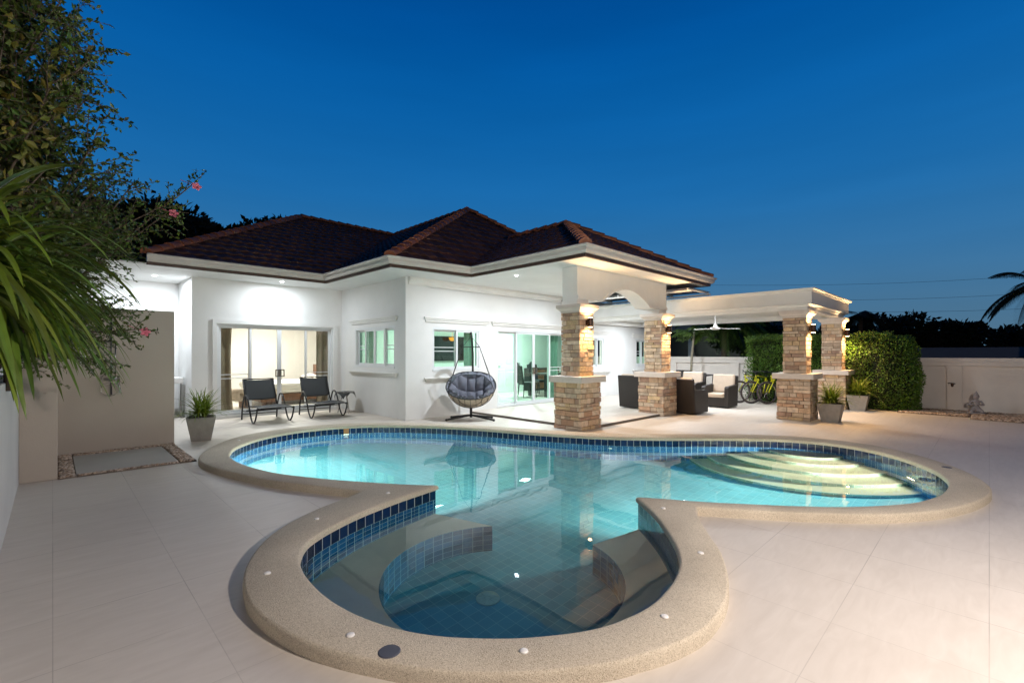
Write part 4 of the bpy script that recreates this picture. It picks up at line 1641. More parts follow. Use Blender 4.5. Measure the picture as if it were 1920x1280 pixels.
# ------------------------------------------------------------------ wicker armchairs
def armchair(label):
    # local: faces -y, footprint .70 x .70
    t = thing('wicker_armchair', label, 'armchair', (0, 0, 0), 0, 'dark wicker armchairs with beige cushions')
    m_ = MB()
    m_.box(-.25, -.33, .03, .25, .24, .27)
    m_.build('seat_base', M['wicker'], t, world=False, bevel=.01)
    for s in (-1, 1):
        poly = [(-.35, .03), (.30, .03), (.36, .62), (.20, .60), (-.05, .585), (-.30, .575), (-.36, .54)]
        m_ = MB()
        x0, x1 = sorted((s * .252, s * .36))
        n_ = len(poly)
        v_ = [(x0, y, z) for y, z in poly] + [(x1, y, z) for y, z in poly]
        f_ = [tuple(range(n_)), tuple(reversed(range(n_, 2 * n_)))] + [((i + 1) % n_, i, n_ + i, n_ + (i + 1) % n_) for i in range(n_)]
        m_.idx(v_, f_)
        m_.build('armrest', M['wicker'], t, world=False, bevel=.012)
    m_ = MB()
    poly = [(.242, .03), (.31, .03), (.40, .84), (.345, .85), (.30, .60)]
    n_ = len(poly)
    v_ = [(-.35, y, z) for y, z in poly] + [(.35, y, z) for y, z in poly]
    f_ = [tuple(range(n_)), tuple(reversed(range(n_, 2 * n_)))] + [((i + 1) % n_, i, n_ + i, n_ + (i + 1) % n_) for i in range(n_)]
    m_.idx(v_, f_)
    m_.build('backrest', M['wicker'], t, world=False, bevel=.012)
    m_ = MB()
    m_.box(-.245, -.36, .275, .245, .22, .38)
    m_.build('seat_cushion', M['cushion'], t, world=False, bevel=.03)
    m_ = MB()
    mt = Matrix.Translation((0, .21, .385)) @ Matrix.Rotation(R(-9), 4, 'X')
    m_.box(-.29, -.045, 0, .29, .07, .50, mat=mt)
    m_.build('back_cushion', M['cushion'], t, world=False, bevel=.035)
    return t
E_ = R(90)   # local -y -> +x
ac = armchair('wicker armchair seen from behind between the two porch pillars')
ac.location = (10.88, 6.42, .05)
ac.rotation_euler = (0, 0, R(92))
for (x, y, z, rz, lab) in ((11.12, 5.19, .0, R(88), 'wicker armchair seen from behind right of the second porch pillar'), (13.08, 5.18, .0, R(-90), 'wicker armchair facing the pool nearest the bicycles'), (13.12, 6.08, .05, R(-90), 'wicker armchair facing the pool in the middle of the row'), (13.12, 6.98, .05, R(-90), 'wicker armchair facing the pool at the far end of the row')):
    dup(ac, (x, y, z), rz, lab)
m_ = MB()
m_.box(-.10, -.03, 0, .10, .03, .22, mat=Matrix.Translation((12.96, 6.02, .435)) @ Matrix.Rotation(R(80), 4, 'Z') @ Matrix.Rotation(R(-12), 4, 'X'))
props(m_.build('throw_pillow', M['purple'], bevel=.02), 'small violet pillow on the middle armchair', 'pillow')

# dining set by the boundary wall
t = thing('outdoor_table', 'dark outdoor dining table behind the armchairs', 'table', (14.85, 7.0, .05))
m_ = MB()
m_.box(-.45, -.85, .70, .45, .85, .735)
m_.build('tabletop', M['dark'], t, world=False, bevel=.004)
for x in (-.40, .40):
    for y in (-.80, .80):
        m_ = MB()
        m_.box(x - .03, y - .03, 0, x + .03, y + .03, .699)
        m_.build('leg', M['dark'], t, world=False)
def dchair(label):
    t = thing('outdoor_dining_chair', label, 'chair', (0, 0, 0), 0, 'dark wicker dining chairs round the outdoor table')
    m_ = MB()
    m_.box(-.24, -.24, .40, .24, .24, .45)
    m_.build('seat', M['wicker'], t, world=False, bevel=.01)
    m_ = MB()
    m_.box(-.24, .20, .45, .24, .245, .90)
    m_.build('backrest', M['wicker'], t, world=False, bevel=.01)
    for x in (-.21, .21):
        for y in (-.21, .21):
            m_ = MB()
            m_.box(x - .02, y - .02, 0, x + .02, y + .02, .40)
            m_.build('leg', M['wicker'], t, world=False)
    return t
dc = dchair('dark dining chair left of the papaya trunk behind the armchairs')
dc.location = (14.15, 7.42, .05)
dc.rotation_euler = (0, 0, R(90))
dup(dc, (14.15, 6.62, .05), R(90), 'dark dining chair right of the papaya trunk behind the armchairs')

# ------------------------------------------------------------------ bicycles
def bicycle(label):
    # local: front wheel at origin-ish (front to -x), wheels in the xz plane
    t = thing('bicycle', label, 'bicycle', (0, 0, 0), 0, 'yellow framed bicycles by the hedge')
    wr = .33
    for xc in (0, 1.04):
        m_ = MB()
        m_.tube([(xc + (wr - .022) * cos(2 * pi * k / 36), 0, wr + (wr - .022) * sin(2 * pi * k / 36)) for k in range(36)], .024, 8, closed=True)
        wo_ = m_.build('wheel', M['tyre'], t, world=False, smooth=True)
        m_ = MB()
        m_.tube([(xc + (wr - .052) * cos(2 * pi * k / 36), 0, wr + (wr - .052) * sin(2 * pi * k / 36)) for k in range(36)], .010, 6, closed=True)
        m_.lathe([(.0, -.03), (.02, -.03), (.02, .03), (.0, .03)], (0, 0, 0), 10)
        n0 = len(m_.v) - 40
        for i in range(n0, len(m_.v)):
            p = m_.v[i]
            m_.v[i] = (xc + p[0], p[2], wr + p[1])
        m_.build('rim', M['chrome'], wo_, world=False)
        m_ = MB()
        for k in range(14):
            a = 2 * pi * k / 14
            m_.tube([(xc, .02 if k % 2 else -.02, wr), (xc + (wr - .055) * cos(a), 0, wr + (wr - .055) * sin(a))], .002, 4)
        m_.build('spokes', M['chrome'], wo_, world=False)
    m_ = MB()
    hd0, hd1 = (.20, 0, .70), (.16, 0, .82)
    bb = (.62, 0, .28)
    st = (.78, 0, .74)
    m_.tube([hd0, hd1], .020, 8)
    m_.tube([hd0, bb], .019, 8)
    m_.tube([hd1, st], .015, 8)
    m_.tube([bb, st], .018, 8)
    for s in (-1, 1):
        m_.tube([bb, (1.04, s * .05, wr)], .011, 6)
        m_.tube([st, (1.04, s * .05, wr)], .010, 6)
    m_.build('frame', M['yellow'], t, world=False, smooth=True)
    m_ = MB()
    for s in (-1, 1):
        m_.tube([(.19, s * .055, .70), (.10, s * .06, .55), (0, s * .055, wr)], .013, 8)
    m_.tube([(.19, -.055, .70), (.19, .055, .70)], .020, 8)
    m_.build('fork', M['yellow'], t, world=False, smooth=True)
    m_ = MB()
    m_.tube([(.16, 0, .82), (.14, 0, .92)], .014, 8)
    m_.tube(bezier([(.22, -.30, .96), (.14, -.12, .93), (.12, 0, .92), (.14, .12, .93), (.22, .30, .96)], 4), .012, 6)
    m_.build('handlebar', M['dark'], t, world=False, smooth=True)
    m_ = MB()
    m_.tube([(.78, 0, .74), (.81, 0, .88)], .013, 8)
    m_.ell((.80, 0, .90), .14, .07, .03)
    m_.build('saddle', M['dark'], t, world=False, smooth=True)
    m_ = MB()
    m_.lathe([(.0, -.004), (.09, -.004), (.09, .004), (.0, .004)], (0, 0, 0), 20)
    m_.v = [(.62 + p[0], .04 + p[2], .28 + p[1]) for p in m_.v]
    m_.tube([(.62, .05, .28), (.70, .06, .14)], .009, 6)
    m_.tube([(.62, -.05, .28), (.54, -.06, .42)], .009, 6)
    m_.build('crankset', M['dark'], t, world=False)
    return t
bk = bicycle('yellow bicycle leaning nearest the armchairs, its whole front wheel in view')
bk.location = (14.42, 5.12, .0)
bk.rotation_euler = (R(4), 0, R(-8))
for c_ in bk.children:
    # the front wheel, fork and bars are turned to the side
    if c_.name.startswith(('fork', 'handlebar')) or c_ is [w_ for w_ in bk.children if w_.name.startswith('wheel')][0]:
        c_.rotation_euler = (0, 0, R(-34))
        pv = Vector((.10, 0, 0))
        c_.location = pv - Matrix.Rotation(R(-34), 3, 'Z') @ pv
b2 = dup(bk, (14.50, 4.80, 0), R(-8), 'yellow bicycle in the middle of the three by the hedge')
b3 = dup(bk, (14.66, 4.42, 0), R(-2), 'yellow bicycle on the right of the three, closest to the pergola pillar')

# ------------------------------------------------------------------ outdoor shower, wash stand, walls
sw = MB()
sw.box(.04, 9.20, .0, 1.40, 9.36, 2.13)
props(sw.build('shower_wall', M['beigewall'], bevel=.006), 'plain taupe wall carrying the outdoor shower', 'wall')
lw = MB()
lw.box(LX, 7.55, .0, .04, 9.36, 2.05)
props(lw.build('side_wall', M['beigewall'], bevel=.006), 'taupe return wall at the left of the shower area', 'wall')
pw_ = MB()
pw_.box(-.47, -3.5, 0, LX, 7.549, 1.22)
props(pw_.build('planter_wall', M['palewall'], bevel=.01), 'grey white rendered planter wall at the left edge under the foliage', 'wall')
pl_ = MB()
pl_.box(-1.9, -3.5, .0, -.471, 7.6, 1.15)
props(pl_.build('planter_soil', M['soil']), 'raised bed of dark soil behind the planter wall', 'planting bed', kind='structure')

sh = thing('outdoor_shower', 'steel outdoor shower with riser pipe and looped hose on the taupe wall', 'shower', (.62, 9.2, .8))
m_ = MB()
X0, Y0 = .62, 9.13
m_.tube([(X0, Y0, .86), (X0, Y0, 1.98)], .011, 10)
m_.tube(bezier([(X0, Y0, 1.98), (X0, Y0 - .02, 2.06), (X0, Y0 - .12, 2.08), (X0, Y0 - .24, 2.06)], 5), .010, 8)
m_.tube([(X0 + .05, Y0 + .02, 1.12), (X0 + .05, Y0 + .02, 1.62)], .007, 8)
m_.build('riser_pipe', M['chrome'], sh, smooth=True)
m_ = MB()
m_.lathe([(.0, 0), (.09, 0), (.09, .012), (.02, .02), (0, .02)], (X0, Y0 - .24, 2.03), 20)
m_.build('shower_head', M['chrome'], sh)
m_ = MB()
m_.tube([(X0 - .075, Y0, 1.08), (X0 + .075, Y0, 1.08)], .017, 10)
m_.tube([(X0 - .07, Y0 + .07, 1.08), (X0 - .07, Y0, 1.08)], .012, 8)
m_.tube([(X0 + .07, Y0 + .07, 1.08), (X0 + .07, Y0, 1.08)], .012, 8)
m_.tube([(X0, Y0 + .01, 1.07), (X0, Y0 - .01, .86), (X0, Y0 - .05, .84)], .012, 8)
m_.tube([(X0 - .06, Y0 - .01, 1.63), (X0 + .07, Y0 - .01, 1.63)], .008, 8)
m_.tube([(X0, Y0 + .07, 1.66), (X0, Y0, 1.66)], .010, 8)
m_.build('mixer', M['chrome'], sh, smooth=True)
m_ = MB()
loop = []
for k in range(40):
    a = R(80) + 2 * pi * k / 34
    loop.append((X0 - .015 + .105 * cos(a), Y0 - .02 - k * .0005, .93 + .10 * sin(a) + (.06 if k > 34 else 0)))
m_.tube(loop, .006, 6)
m_.tube(bezier([(X0 + .09, Y0, 1.12), (X0 + .10, Y0, .95), (X0 + .12, Y0, .85)], 5), .008, 6)
m_.tube(bezier([(X0 - .02, Y0, 1.16), (X0 - .10, Y0, 1.12), (X0 - .11, Y0, 1.0), (X0 - .10, Y0, .98), (X0, Y0, .985)], 5), .006, 6)
m_.build('hose', M['chrome'], sh, smooth=True)
m_ = MB()
m_.box(.28, 9.165, 1.32, .36, 9.199, 1.42)
props(m_.build('shower_switch', M['plastic'], bevel=.004), 'small switch box on the taupe shower wall', 'switch')

t = thing('wash_stand', 'white wash stand in the recess behind the shower wall', 'wash stand', (2.05, 13.0, 0))
m_ = MB()
m_.box(-.55, -.25, .78, .06, .30, .92)
m_.build('basin', M['white'], t, world=False, bevel=.02)
for x in (-.50, .02):
    m_ = MB()
    m_.tube([(x, -.2, 0), (x, -.2, .78)], .014, 8)
    m_.build('leg', M['chrome'], t, world=False)
m_ = MB()
m_.box(-.4, 0, .0, -.1, .25, .7)
m_.build('cabinet', M['wicker'], t, world=False)

# boundary wall, panelled, with a door in it
bw = thing('boundary_wall', 'long pale boundary wall with recessed panels on the right', 'wall', (WX, 2, 0))
m_ = MB()
m_.box(WX + .075, -8.9, 0, WX + .17, 14, 1.26)
m_.build('panel', M['bwall'], bw)
m_ = MB()
m_.box(WX - .01, -8.9, 1.24, WX + .19, 14, 1.345)
m_.build('coping_strip', M['bwall'], bw, bevel=.004)
m_ = MB()
ys = [8.2, 6.0, 3.6, .62, -2.2, -5.0]
for y in ys:
    m_.box(WX, y - .14, 0, WX + .08, y + .14, 1.139)
m_.box(WX - .004, -8.9, 1.14, WX + .08, 14, 1.238)
m_.build('pilaster', M['bwall'], bw, bevel=.004)
gt = thing('garden_door', 'pale door in the boundary wall right of the hedge with a small handle', 'door', (WX, 1.15, 0))
m_ = MB()
m_.box(WX + .03, .79, .05, WX + .06, 1.60, 1.12)
m_.build('door_leaf', M['bwall'], gt, bevel=.004)
m_ = MB()
m_.tube([(WX - .02, .74, .70), (WX - .04, .68, .70), (WX - .04, .60, .69)], .012, 8)
m_.tube([(WX + .0, .66, .70), (WX - .04, .66, .70)], .010, 8)
m_.ell((WX - .01, .66, .66), .02, .03, .05)
m_.build('handle', M['bronze'], gt)

# ------------------------------------------------------------------ potted spider plants
def potted(loc, label, s=1.0, seed=1, w=.40, rz=0):
    random.seed(seed)
    t = thing('potted_plant', label, 'potted plant', loc, rz, 'spider plants in tapered concrete pots')
    h = .37 * s
    m_ = MB()
    wt_, wb = w * s, w * s * .68
    m_.frustum(0, 0, 0, h, wb, wt_)
    m_.frustum(0, 0, h, h + .02, wt_ * 1.02, wt_ * 1.02)
    m_.build('pot', M['pot'], t, world=False, bevel=.008)
    m_ = MB()
    m_.frustum(0, 0, h + .0205, h + .03, wt_ * .86, wt_ * .86)
    m_.build('soil', M['soil'], t, world=False)
    m_ = MB()
    for i in range(230):
        a = rnd(0, 2 * pi)
        L_ = rnd(.30, .60) * s
        el = rnd(R(25), R(85))
        p = Vector((rnd(-.07, .07) * s, rnd(-.07, .07) * s, h + .02))
        d_ = Vector((cos(a) * cos(el), sin(a) * cos(el), sin(el)))
        pts = [p.copy()]
        n_ = 8
        for k in range(n_):
            p = p + d_ * (L_ / n_)
            d_ = (d_ + Vector((cos(a) * .05, sin(a) * .05, -.19 * (1.2 - el / 2)))).normalized()
            pts.append(p.copy())
        g_ = rnd(.6, 1.5)
        m_.ribbon(pts, lambda q: .013 * s * (1 - q) ** .6 * min(1, .5 + q * 3), fold=.35, tint=(g_ * rnd(.9, 1.25), g_, g_ * rnd(.6, 1.1)))
    m_.build('leaves', M['blade'], t, world=False)
    return t
potted((1.79, 9.32, 0), 'potted spider plant beside the shower wall at the left', 1.0, 4, .41, R(-11))
potted((11.93, 2.38, 0), 'potted spider plant right of the nearer pergola pillar', 1.0, 5, .45, R(2))
potted((14.80, 2.36, 0), 'potted spider plant right of the farther pergola pillar by the hedge', 1.0, 6, .45, R(2))

# ------------------------------------------------------------------ leaf clouds
def leaf(m_, p, d_, size, tint, w=.5):
    # one folded leaf of 2 faces
    d_ = d_.normalized()
    s_ = d_.cross(Vector((rnd(-1, 1), rnd(-1, 1), rnd(-1, 1))))
    if s_.length < 1e-3:
        s_ = Vector((1, 0, 0))
    s_.normalize()
    u_ = s_.cross(d_)
    a = p
    b_ = p + d_ * size * .5 + s_ * size * w * .5 + u_ * size * .08
    c = p + d_ * size
    e = p + d_ * size * .5 - s_ * size * w * .5 + u_ * size * .08
    n_ = len(m_.v)
    m_.v += [tuple(a), tuple(b_), tuple(c), tuple(e)]
    m_.f += [(n_, n_ + 1, n_ + 2), (n_, n_ + 2, n_ + 3)]
    m_.t += [tint, tint]
def rdir():
    while True:
        v = Vector((rnd(-1, 1), rnd(-1, 1), rnd(-1, 1)))
        if .05 < v.length < 1:
            return v.normalized()

# clipped hedge along the boundary wall, rounded at its right end
random.seed(21)
hd = thing('hedge', 'tall clipped green hedge with a rounded end between the wall and the pergola pillars', 'hedge', (15.6, 3.6, 0))
hm = MB()
HY0, HY1, HX0, HX1, HZ = 1.15, 5.25, 14.98, 16.25, 1.98
def hedge_pt():
    # pick front face, top, right rounded end
    k = random.random()
    if k < .50:
        y = rnd(HY0 + .75, HY1)
        z = rnd(.03, HZ)
        x = HX0 + (.15 if y < 3.2 else (.30 if y > 3.6 else .15 + (y - 3.2) * .375)) + .22 * max(0, (z - 1.6) / .38) ** 2 + .05 * sin(y * 4) + .04 * sin(z * 7 + y * 3)
        if y > HY1 - .6:
            x += .0
        n_ = Vector((-1, 0, .15))
    elif k < .68:
        x, y = rnd(HX0 + .1, HX1), rnd(HY0 + .6, HY1)
        z = HZ + .05 * sin(x * 5 + y * 3) - .25 * max(0, (1.9 - y) / .8) ** 2
        n_ = Vector((0, 0, 1))
    elif k < .95:
        a = rnd(R(-90), R(100))
        z = rnd(.03, HZ - .05)
        r_ = .78 * (1 - .45 * max(0, (z - 1.2) / .8) ** 2.2)
        n_ = Vector((-cos(a) , -1 * abs(sin(a)) if a < 0 else -sin(a), .2))
        an = rnd(0, pi)
        n_ = Vector((cos(an), -sin(an), .2))
        x = (HX0 + HX1) / 2 + .1 + cos(an) * .62 * (r_ / .78)
        y = HY0 + .80 - sin(an) * r_ + .04 * sin(z * 6)
    else:
        x, z = rnd(HX0, HX1), rnd(.03, HZ)
        y = HY1
        n_ = Vector((0, 1, 0))
    return Vector((x, y, z)), n_
for i in range(30000):
    p, n_ = hedge_pt()
    cl = noise.noise(p * 3.2)
    p = p - n_.normalized() * (rnd(0, .16) + .10 * max(0, cl))
    g_ = rnd(.5, 1.5) * (1 + .5 * cl)
    leaf(hm, p, (n_ * rnd(.2, 1.2) + rdir() * .9), rnd(.035, .065), (g_ * rnd(.9, 1.35), g_, g_ * .8), .6)
hm.build('leaves', M['hedge'], hd)
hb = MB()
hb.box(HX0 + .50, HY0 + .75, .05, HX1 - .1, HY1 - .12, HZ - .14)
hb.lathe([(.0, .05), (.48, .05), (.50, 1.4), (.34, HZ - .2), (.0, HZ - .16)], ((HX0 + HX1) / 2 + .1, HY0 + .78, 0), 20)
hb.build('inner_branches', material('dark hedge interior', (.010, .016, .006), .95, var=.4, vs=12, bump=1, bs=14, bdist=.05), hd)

def tree(name, label, cat, base, trunk_h, cr, n_leaf, size, mat, lobes, seed, trunk_r=.2, group=None, tw=.5, bark=None):
    random.seed(seed)
    t = thing(name, label, cat, base, 0, group)
    m_ = MB()
    top = Vector((rnd(-.3, .3), rnd(-.3, .3), trunk_h))
    m_.tube([(0, 0, 0), (top.x * .5, top.y * .5, trunk_h * .5), tuple(top)], trunk_r, 8, r2=trunk_r * .5)
    cs = []
    for i in range(lobes):
        a = 2 * pi * i / lobes + rnd(-.4, .4)
        rr = cr * rnd(.25, .75)
        c_ = Vector((cos(a) * rr, sin(a) * rr, trunk_h + cr * rnd(-.15, .75)))
        cs.append((c_, cr * rnd(.28, .5)))
        m_.tube([tuple(top * .8), tuple((top + c_) / 2 + Vector((0, 0, .1 * cr))), tuple(c_)], trunk_r * .35, 6, r2=trunk_r * .08)
    m_.build('trunk', bark or M['bark'], t, world=False)
    m_ = MB()
    for i in range(n_leaf):
        c_, r_ = random.choice(cs)
        d_ = rdir()
        q = c_ + Vector((d_.x, d_.y, d_.z * .8)) * r_ * (rnd(.45, 1.08) ** .6) * (1 + .35 * noise.noise(d_ * 2.3 + c_))
        g_ = rnd(.5, 1.5)
        leaf(m_, q, d_ + rdir(), size * rnd(.6, 1.3), (g_, g_, g_ * .8), tw)
    m_.build('crown', mat, t, world=False)
    return t
# trees behind the house on the left, and beyond the boundary wall on the right
from_px = [(2.9, 33.5, 6.6, 3.2), (5.4, 34.5, 7.2, 3.0), (7.6, 35.0, 6.9, 2.9), (10.4, 34.8, 7.9, 2.7)]
labs = ['dark tree behind the roof at the far left, half hidden by foliage', 'dark rounded tree rising behind the left end of the roof', 'dark tree crown between two others behind the left roof', 'lowest dark tree behind the roof, closest to the first roof peak']
for i, (x, y, h, r_) in enumerate(from_px):
    tree('background_tree', labs[i], 'tree', (x, y, 0), h, r_, 4500, .42, M['farleaf'], 9, 40 + i, group='dark trees behind the house')
far = [((43.0, 6.9), 2.0, 1.8), ((43.0, 4.6), 2.1, 2.2), ((43.5, 2.9), 1.6, 2.0), ((44.0, 1.5), 1.6, 1.9), ((45.0, .1), 1.2, 1.9), ((33.0, 6.4), 1.6, 1.5), ((47, -1.6), 1.2, 2.0)]
fl_ = ['dark tree over the wall just right of the hedge', 'tallest dark tree in the group beyond the right wall', 'broad dark tree in the middle beyond the right wall', 'dark tree right of the broad one beyond the right wall', 'low dark tree at the right end of the far group near the palm', 'dark bushy tree directly behind the hedge', 'dark tree in the rear of the far group beyond the wall']
for i, ((x, y), h, r_) in enumerate(far):
    tree('background_tree', fl_[i], 'tree', (x, y, 0), h, r_, 4200, .34, M['farleaf'], 9, 60 + i, group='dark trees beyond the boundary wall')
# hedge-like dark trees just behind the boundary hedge and neighbour
for i, (x, y, h, r_, lab) in enumerate(((19.5, 5.4, 1.6, 1.3, 'dark shrub behind the hedge seen under the pergola'), (20.5, 7.2, 1.9, 1.4, 'dark shrub behind the wall left of the hedge, under the pergola'))):
    tree('background_shrub', lab, 'shrub', (x, y, 0), h, r_, 4000, .16, M['leafo'], 9, 80 + i, trunk_r=.08)

# palms
def palm(name, label, base, h, n_fr, L_, mat, seed, up=.7, trunk_r=.12, lean=(0, 0), lw=.02, leafl=.42, droop=.13):
    random.seed(seed)
    t = thing(name, label, 'palm tree', base)
    m_ = MB()
    top = Vector((lean[0], lean[1], h))
    m_.tube([(0, 0, 0), (lean[0] * .3, lean[1] * .3, h * .5), tuple(top)], trunk_r, 10, r2=trunk_r * .7)
    m_.build('trunk', M['bark'], t, world=False, smooth=True)
    m_ = MB()
    for i in range(n_fr):
        a = 2 * pi * i / n_fr * 1.0 + rnd(-.25, .25)
        el = rnd(-.15, up)
        d_ = Vector((cos(a) * cos(el), sin(a) * cos(el), sin(el)))
        p = top.copy()
        pts = [p.copy()]
        n_ = 14
        Lf = L_ * rnd(.8, 1.1)
        for k in range(n_):
            p = p + d_ * (Lf / n_)
            d_ = (d_ + Vector((0, 0, -droop))).normalized()
            pts.append(p.copy())
        m_.tube([tuple(q) for q in pts], .014, 4, r2=.004)
        for k in range(1, n_ * 4):
            s_ = k / (n_ * 4)
            j = min(int(s_ * n_), n_ - 1)
            q = pts[j].lerp(pts[j + 1], s_ * n_ - j)
            dd = (pts[j + 1] - pts[j]).normalized()
            sd = dd.cross(Vector((0, 0, 1)))
            if sd.length < .01:
                sd = Vector((1, 0, 0))
            sd.normalize()
            ll = leafl * sin(pi * (.12 + .85 * s_)) * rnd(.85, 1.1)
            for sg in (-1, 1):
                ld = (sd * sg + dd * .7 + Vector((0, 0, -.35))).normalized()
                e1 = q + ld * ll * .5
                e2 = q + ld * ll + Vector((0, 0, -.25 * ll))
                g_ = rnd(.6, 1.4)
                m_.ribbon([q, e1, e2], lambda z: lw * (1 - z * .9), fold=.1, tint=(g_, g_, g_ * .8))
    m_.build('crown', mat, t, world=False)
    return t
palm('palm_tree', 'green palm with drooping fronds over the wall, seen under the pergola behind the fan', (17.3, 6.7, 0), 2.6, 18, 1.8, M['palm'], 31)
palm('palm_tree', 'dark feathery palm at the right edge of the photo', (27.0, -1.35, 0), 4.0, 24, 2.1, M['farleaf'], 32, up=1.1)
palm('palm_tree', 'low dark palm in front of the tall one at the right edge', (24.5, -.3, 0), .9, 15, 1.2, M['farleaf'], 37, up=1.1)
palm('palm_tree', 'dark palm over the boundary hedge behind the right end of the pergola', (27.5, 4.3, 0), 3.3, 16, 1.5, M['farleaf'], 33)
palm('palm_tree', 'dark palm above the pergola beam beyond the skylight', (27.5, 9.9, 0), 4.3, 13, 2.2, M['farleaf'], 34)

# papaya by the wall
random.seed(5)
t = thing('papaya_tree', 'slim papaya tree with a pale bare trunk against the boundary wall', 'tree', (15.75, 7.2, .0))
m_ = MB()
m_.tube(bezier([(0, 0, 0), (.02, .02, 1.0), (.03, -.05, 1.9), (.04, -.08, 2.25)], 6), .045, 10, r2=.03)
m_.build('trunk', M['paletrunk'], t, world=False, smooth=True)
m_ = MB()
for i in range(26):
    a = 2 * pi * i / 13 + rnd(-.2, .2)
    el = rnd(-.3, .7)
    L_ = rnd(.40, .72)
    c_ = Vector((.04, -.08, 2.12))
    e = c_ + Vector((cos(a) * cos(el), sin(a) * cos(el), sin(el))) * L_
    m_.tube([tuple(c_), tuple((c_ + e) / 2 + Vector((0, 0, .05))), tuple(e)], .006, 4)
    for k in range(9):
        an = a + R(-120 + 30 * k)
        tip = e + Vector((cos(an) * .22, sin(an) * .22, -.12 + .02 * rnd(-1, 1)))
        g_ = rnd(.6, 1.4)
        m_.ribbon([e, (e + tip) / 2 + Vector((0, 0, .01)), tip], lambda z: .042 * (1 - abs(z - .4)), fold=.2, tint=g_)
m_.build('leaves', M['palm'], t, world=False)
potted((15.55, 6.9, .05), 'low green plant at the foot of the papaya tree', .9, 9)

# ------------------------------------------------------------------ foliage over the planter wall on the left
def strap_clump(loc, label, n, L0, L1, w_, seed, tilt=(0, 0), stem=0, el0=5, el1=80, droop=.12, mat='strap', az=None):
    random.seed(seed)
    t = thing('strap_leaf_plant', label, 'plant', loc)
    m_ = MB()
    if stem:
        m_.tube([(0, 0, 0), (tilt[0] * .5, tilt[1] * .5, stem * .5), (tilt[0], tilt[1], stem)], .035, 8, r2=.025)
        m_.build('stem', M['bark'], t, world=False, smooth=True)
    m_ = MB()
    for i in range(n):
        a = rnd(0, 2 * pi) if az is None else rnd(*az)
        el = R(rnd(el0, el1))
        L_ = rnd(L0, L1)
        p = Vector((tilt[0] + rnd(-.05, .05), tilt[1] + rnd(-.05, .05), stem + rnd(-.22, .05)))
        d_ = Vector((cos(a) * cos(el), sin(a) * cos(el), sin(el)))
        pts = [p.copy()]
        n_ = 12
        for k in range(n_):
            p = p + d_ * (L_ / n_)
            d_ = (d_ + Vector((cos(a) * .03, sin(a) * .03, -droop * (.5 + k / n_)))).normalized()
            pts.append(p.copy())
        g_ = rnd(.45, 1.6)
        ww = w_ * rnd(.75, 1.15)
        tn = (g_ * rnd(.8, 1.2), g_, g_ * rnd(.7, 1.3))
        if random.random() < .015:
            tn = (3.0, 1.1, .9)
        m_.ribbon(pts, lambda q: ww * (max(0, 1 - q) ** .55) * min(1, .45 + q * 2.2), fold=.22, tint=tn)
    m_.build('leaves', M[mat], t, world=False)
    return t
strap_clump((-.36, 3.75, 1.15), 'strap leaved plant with broad arching leaves nearest the camera at the left edge', 210, .55, 1.05, .030, 51, stem=.85, el0=-30, el1=75, droop=.19)
strap_clump((-.30, 4.65, 1.15), 'strap leaved plant drooping over the planter wall behind the nearest one', 230, .55, 1.05, .028, 52, stem=.75, el0=-30, el1=70, droop=.18)
strap_clump((-.25, 5.55, 1.15), 'strap leaved plant farther along the planter wall beside the shower area', 210, .5, 1.0, .024, 53, stem=.95, el0=-25, el1=75, droop=.16)
strap_clump((-.30, 6.6, 1.15), 'strap leaved plant at the far end of the planter near the shower wall', 180, .5, 1.0, .019, 54, stem=1.2, el0=-20, el1=80, droop=.15)

def bush(name, label, cat, loc, stems, leafsize, n_per, mat, seed, twig=.9, spread=.5, hvec=None, reach=None, bark=None):
    # upright stems that fork into leafy twigs; leaves sit along the twigs
    random.seed(seed)
    t = thing(name, label, cat, loc)
    mt_, ml = MB(), MB()
    for (bx_, by_, tx, ty, tz) in stems:
        b0 = Vector((bx_, by_, 0))
        tp = Vector((tx, ty, tz))
        mid = b0.lerp(tp, .5) + Vector((rnd(-.1, .1), rnd(-.1, .1), .15))
        main = bezier([b0, mid, tp], 8)
        mt_.tube([tuple(q) for q in main], .014, 6, r2=.004)
        for i in range(n_per):
            s_ = rnd(.25, 1.0)
            j = min(int(s_ * (len(main) - 1)), len(main) - 2)
            q = main[j].lerp(main[j + 1], rnd(0, 1))
            d_ = (rdir() + (main[j + 1] - main[j]).normalized() * .8 + (Vector(reach) if reach else Vector((0, 0, .2)))).normalized()
            L_ = twig * rnd(.35, 1.0) * (1.15 - .5 * s_)
            pts = [q.copy()]
            n_ = 6
            for k in range(n_):
                q = q + d_ * (L_ / n_)
                d_ = (d_ + rdir() * .14 + Vector((0, 0, -.05))).normalized()
                pts.append(q.copy())
            mt_.tube([tuple(a) for a in pts], .004, 4, r2=.0015)
            nl = int(L_ / leafsize * 2.6)
            for k in range(nl):
                r_ = (k + .5) / nl
                jj = min(int(r_ * n_), n_ - 1)
                pp = pts[jj].lerp(pts[jj + 1], r_ * n_ - jj)
                g_ = rnd(.5, 1.6)
                dd = (pts[jj + 1] - pts[jj]).normalized()
                leaf(ml, pp, dd * .5 + rdir(), leafsize * rnd(.6, 1.25), (g_ * rnd(.75, 1.3), g_, g_ * .9), .55)
    mt_.build('branches', bark or M['bark'], t, world=False)
    ml.build('leaves', mat, t, world=False)
    return t
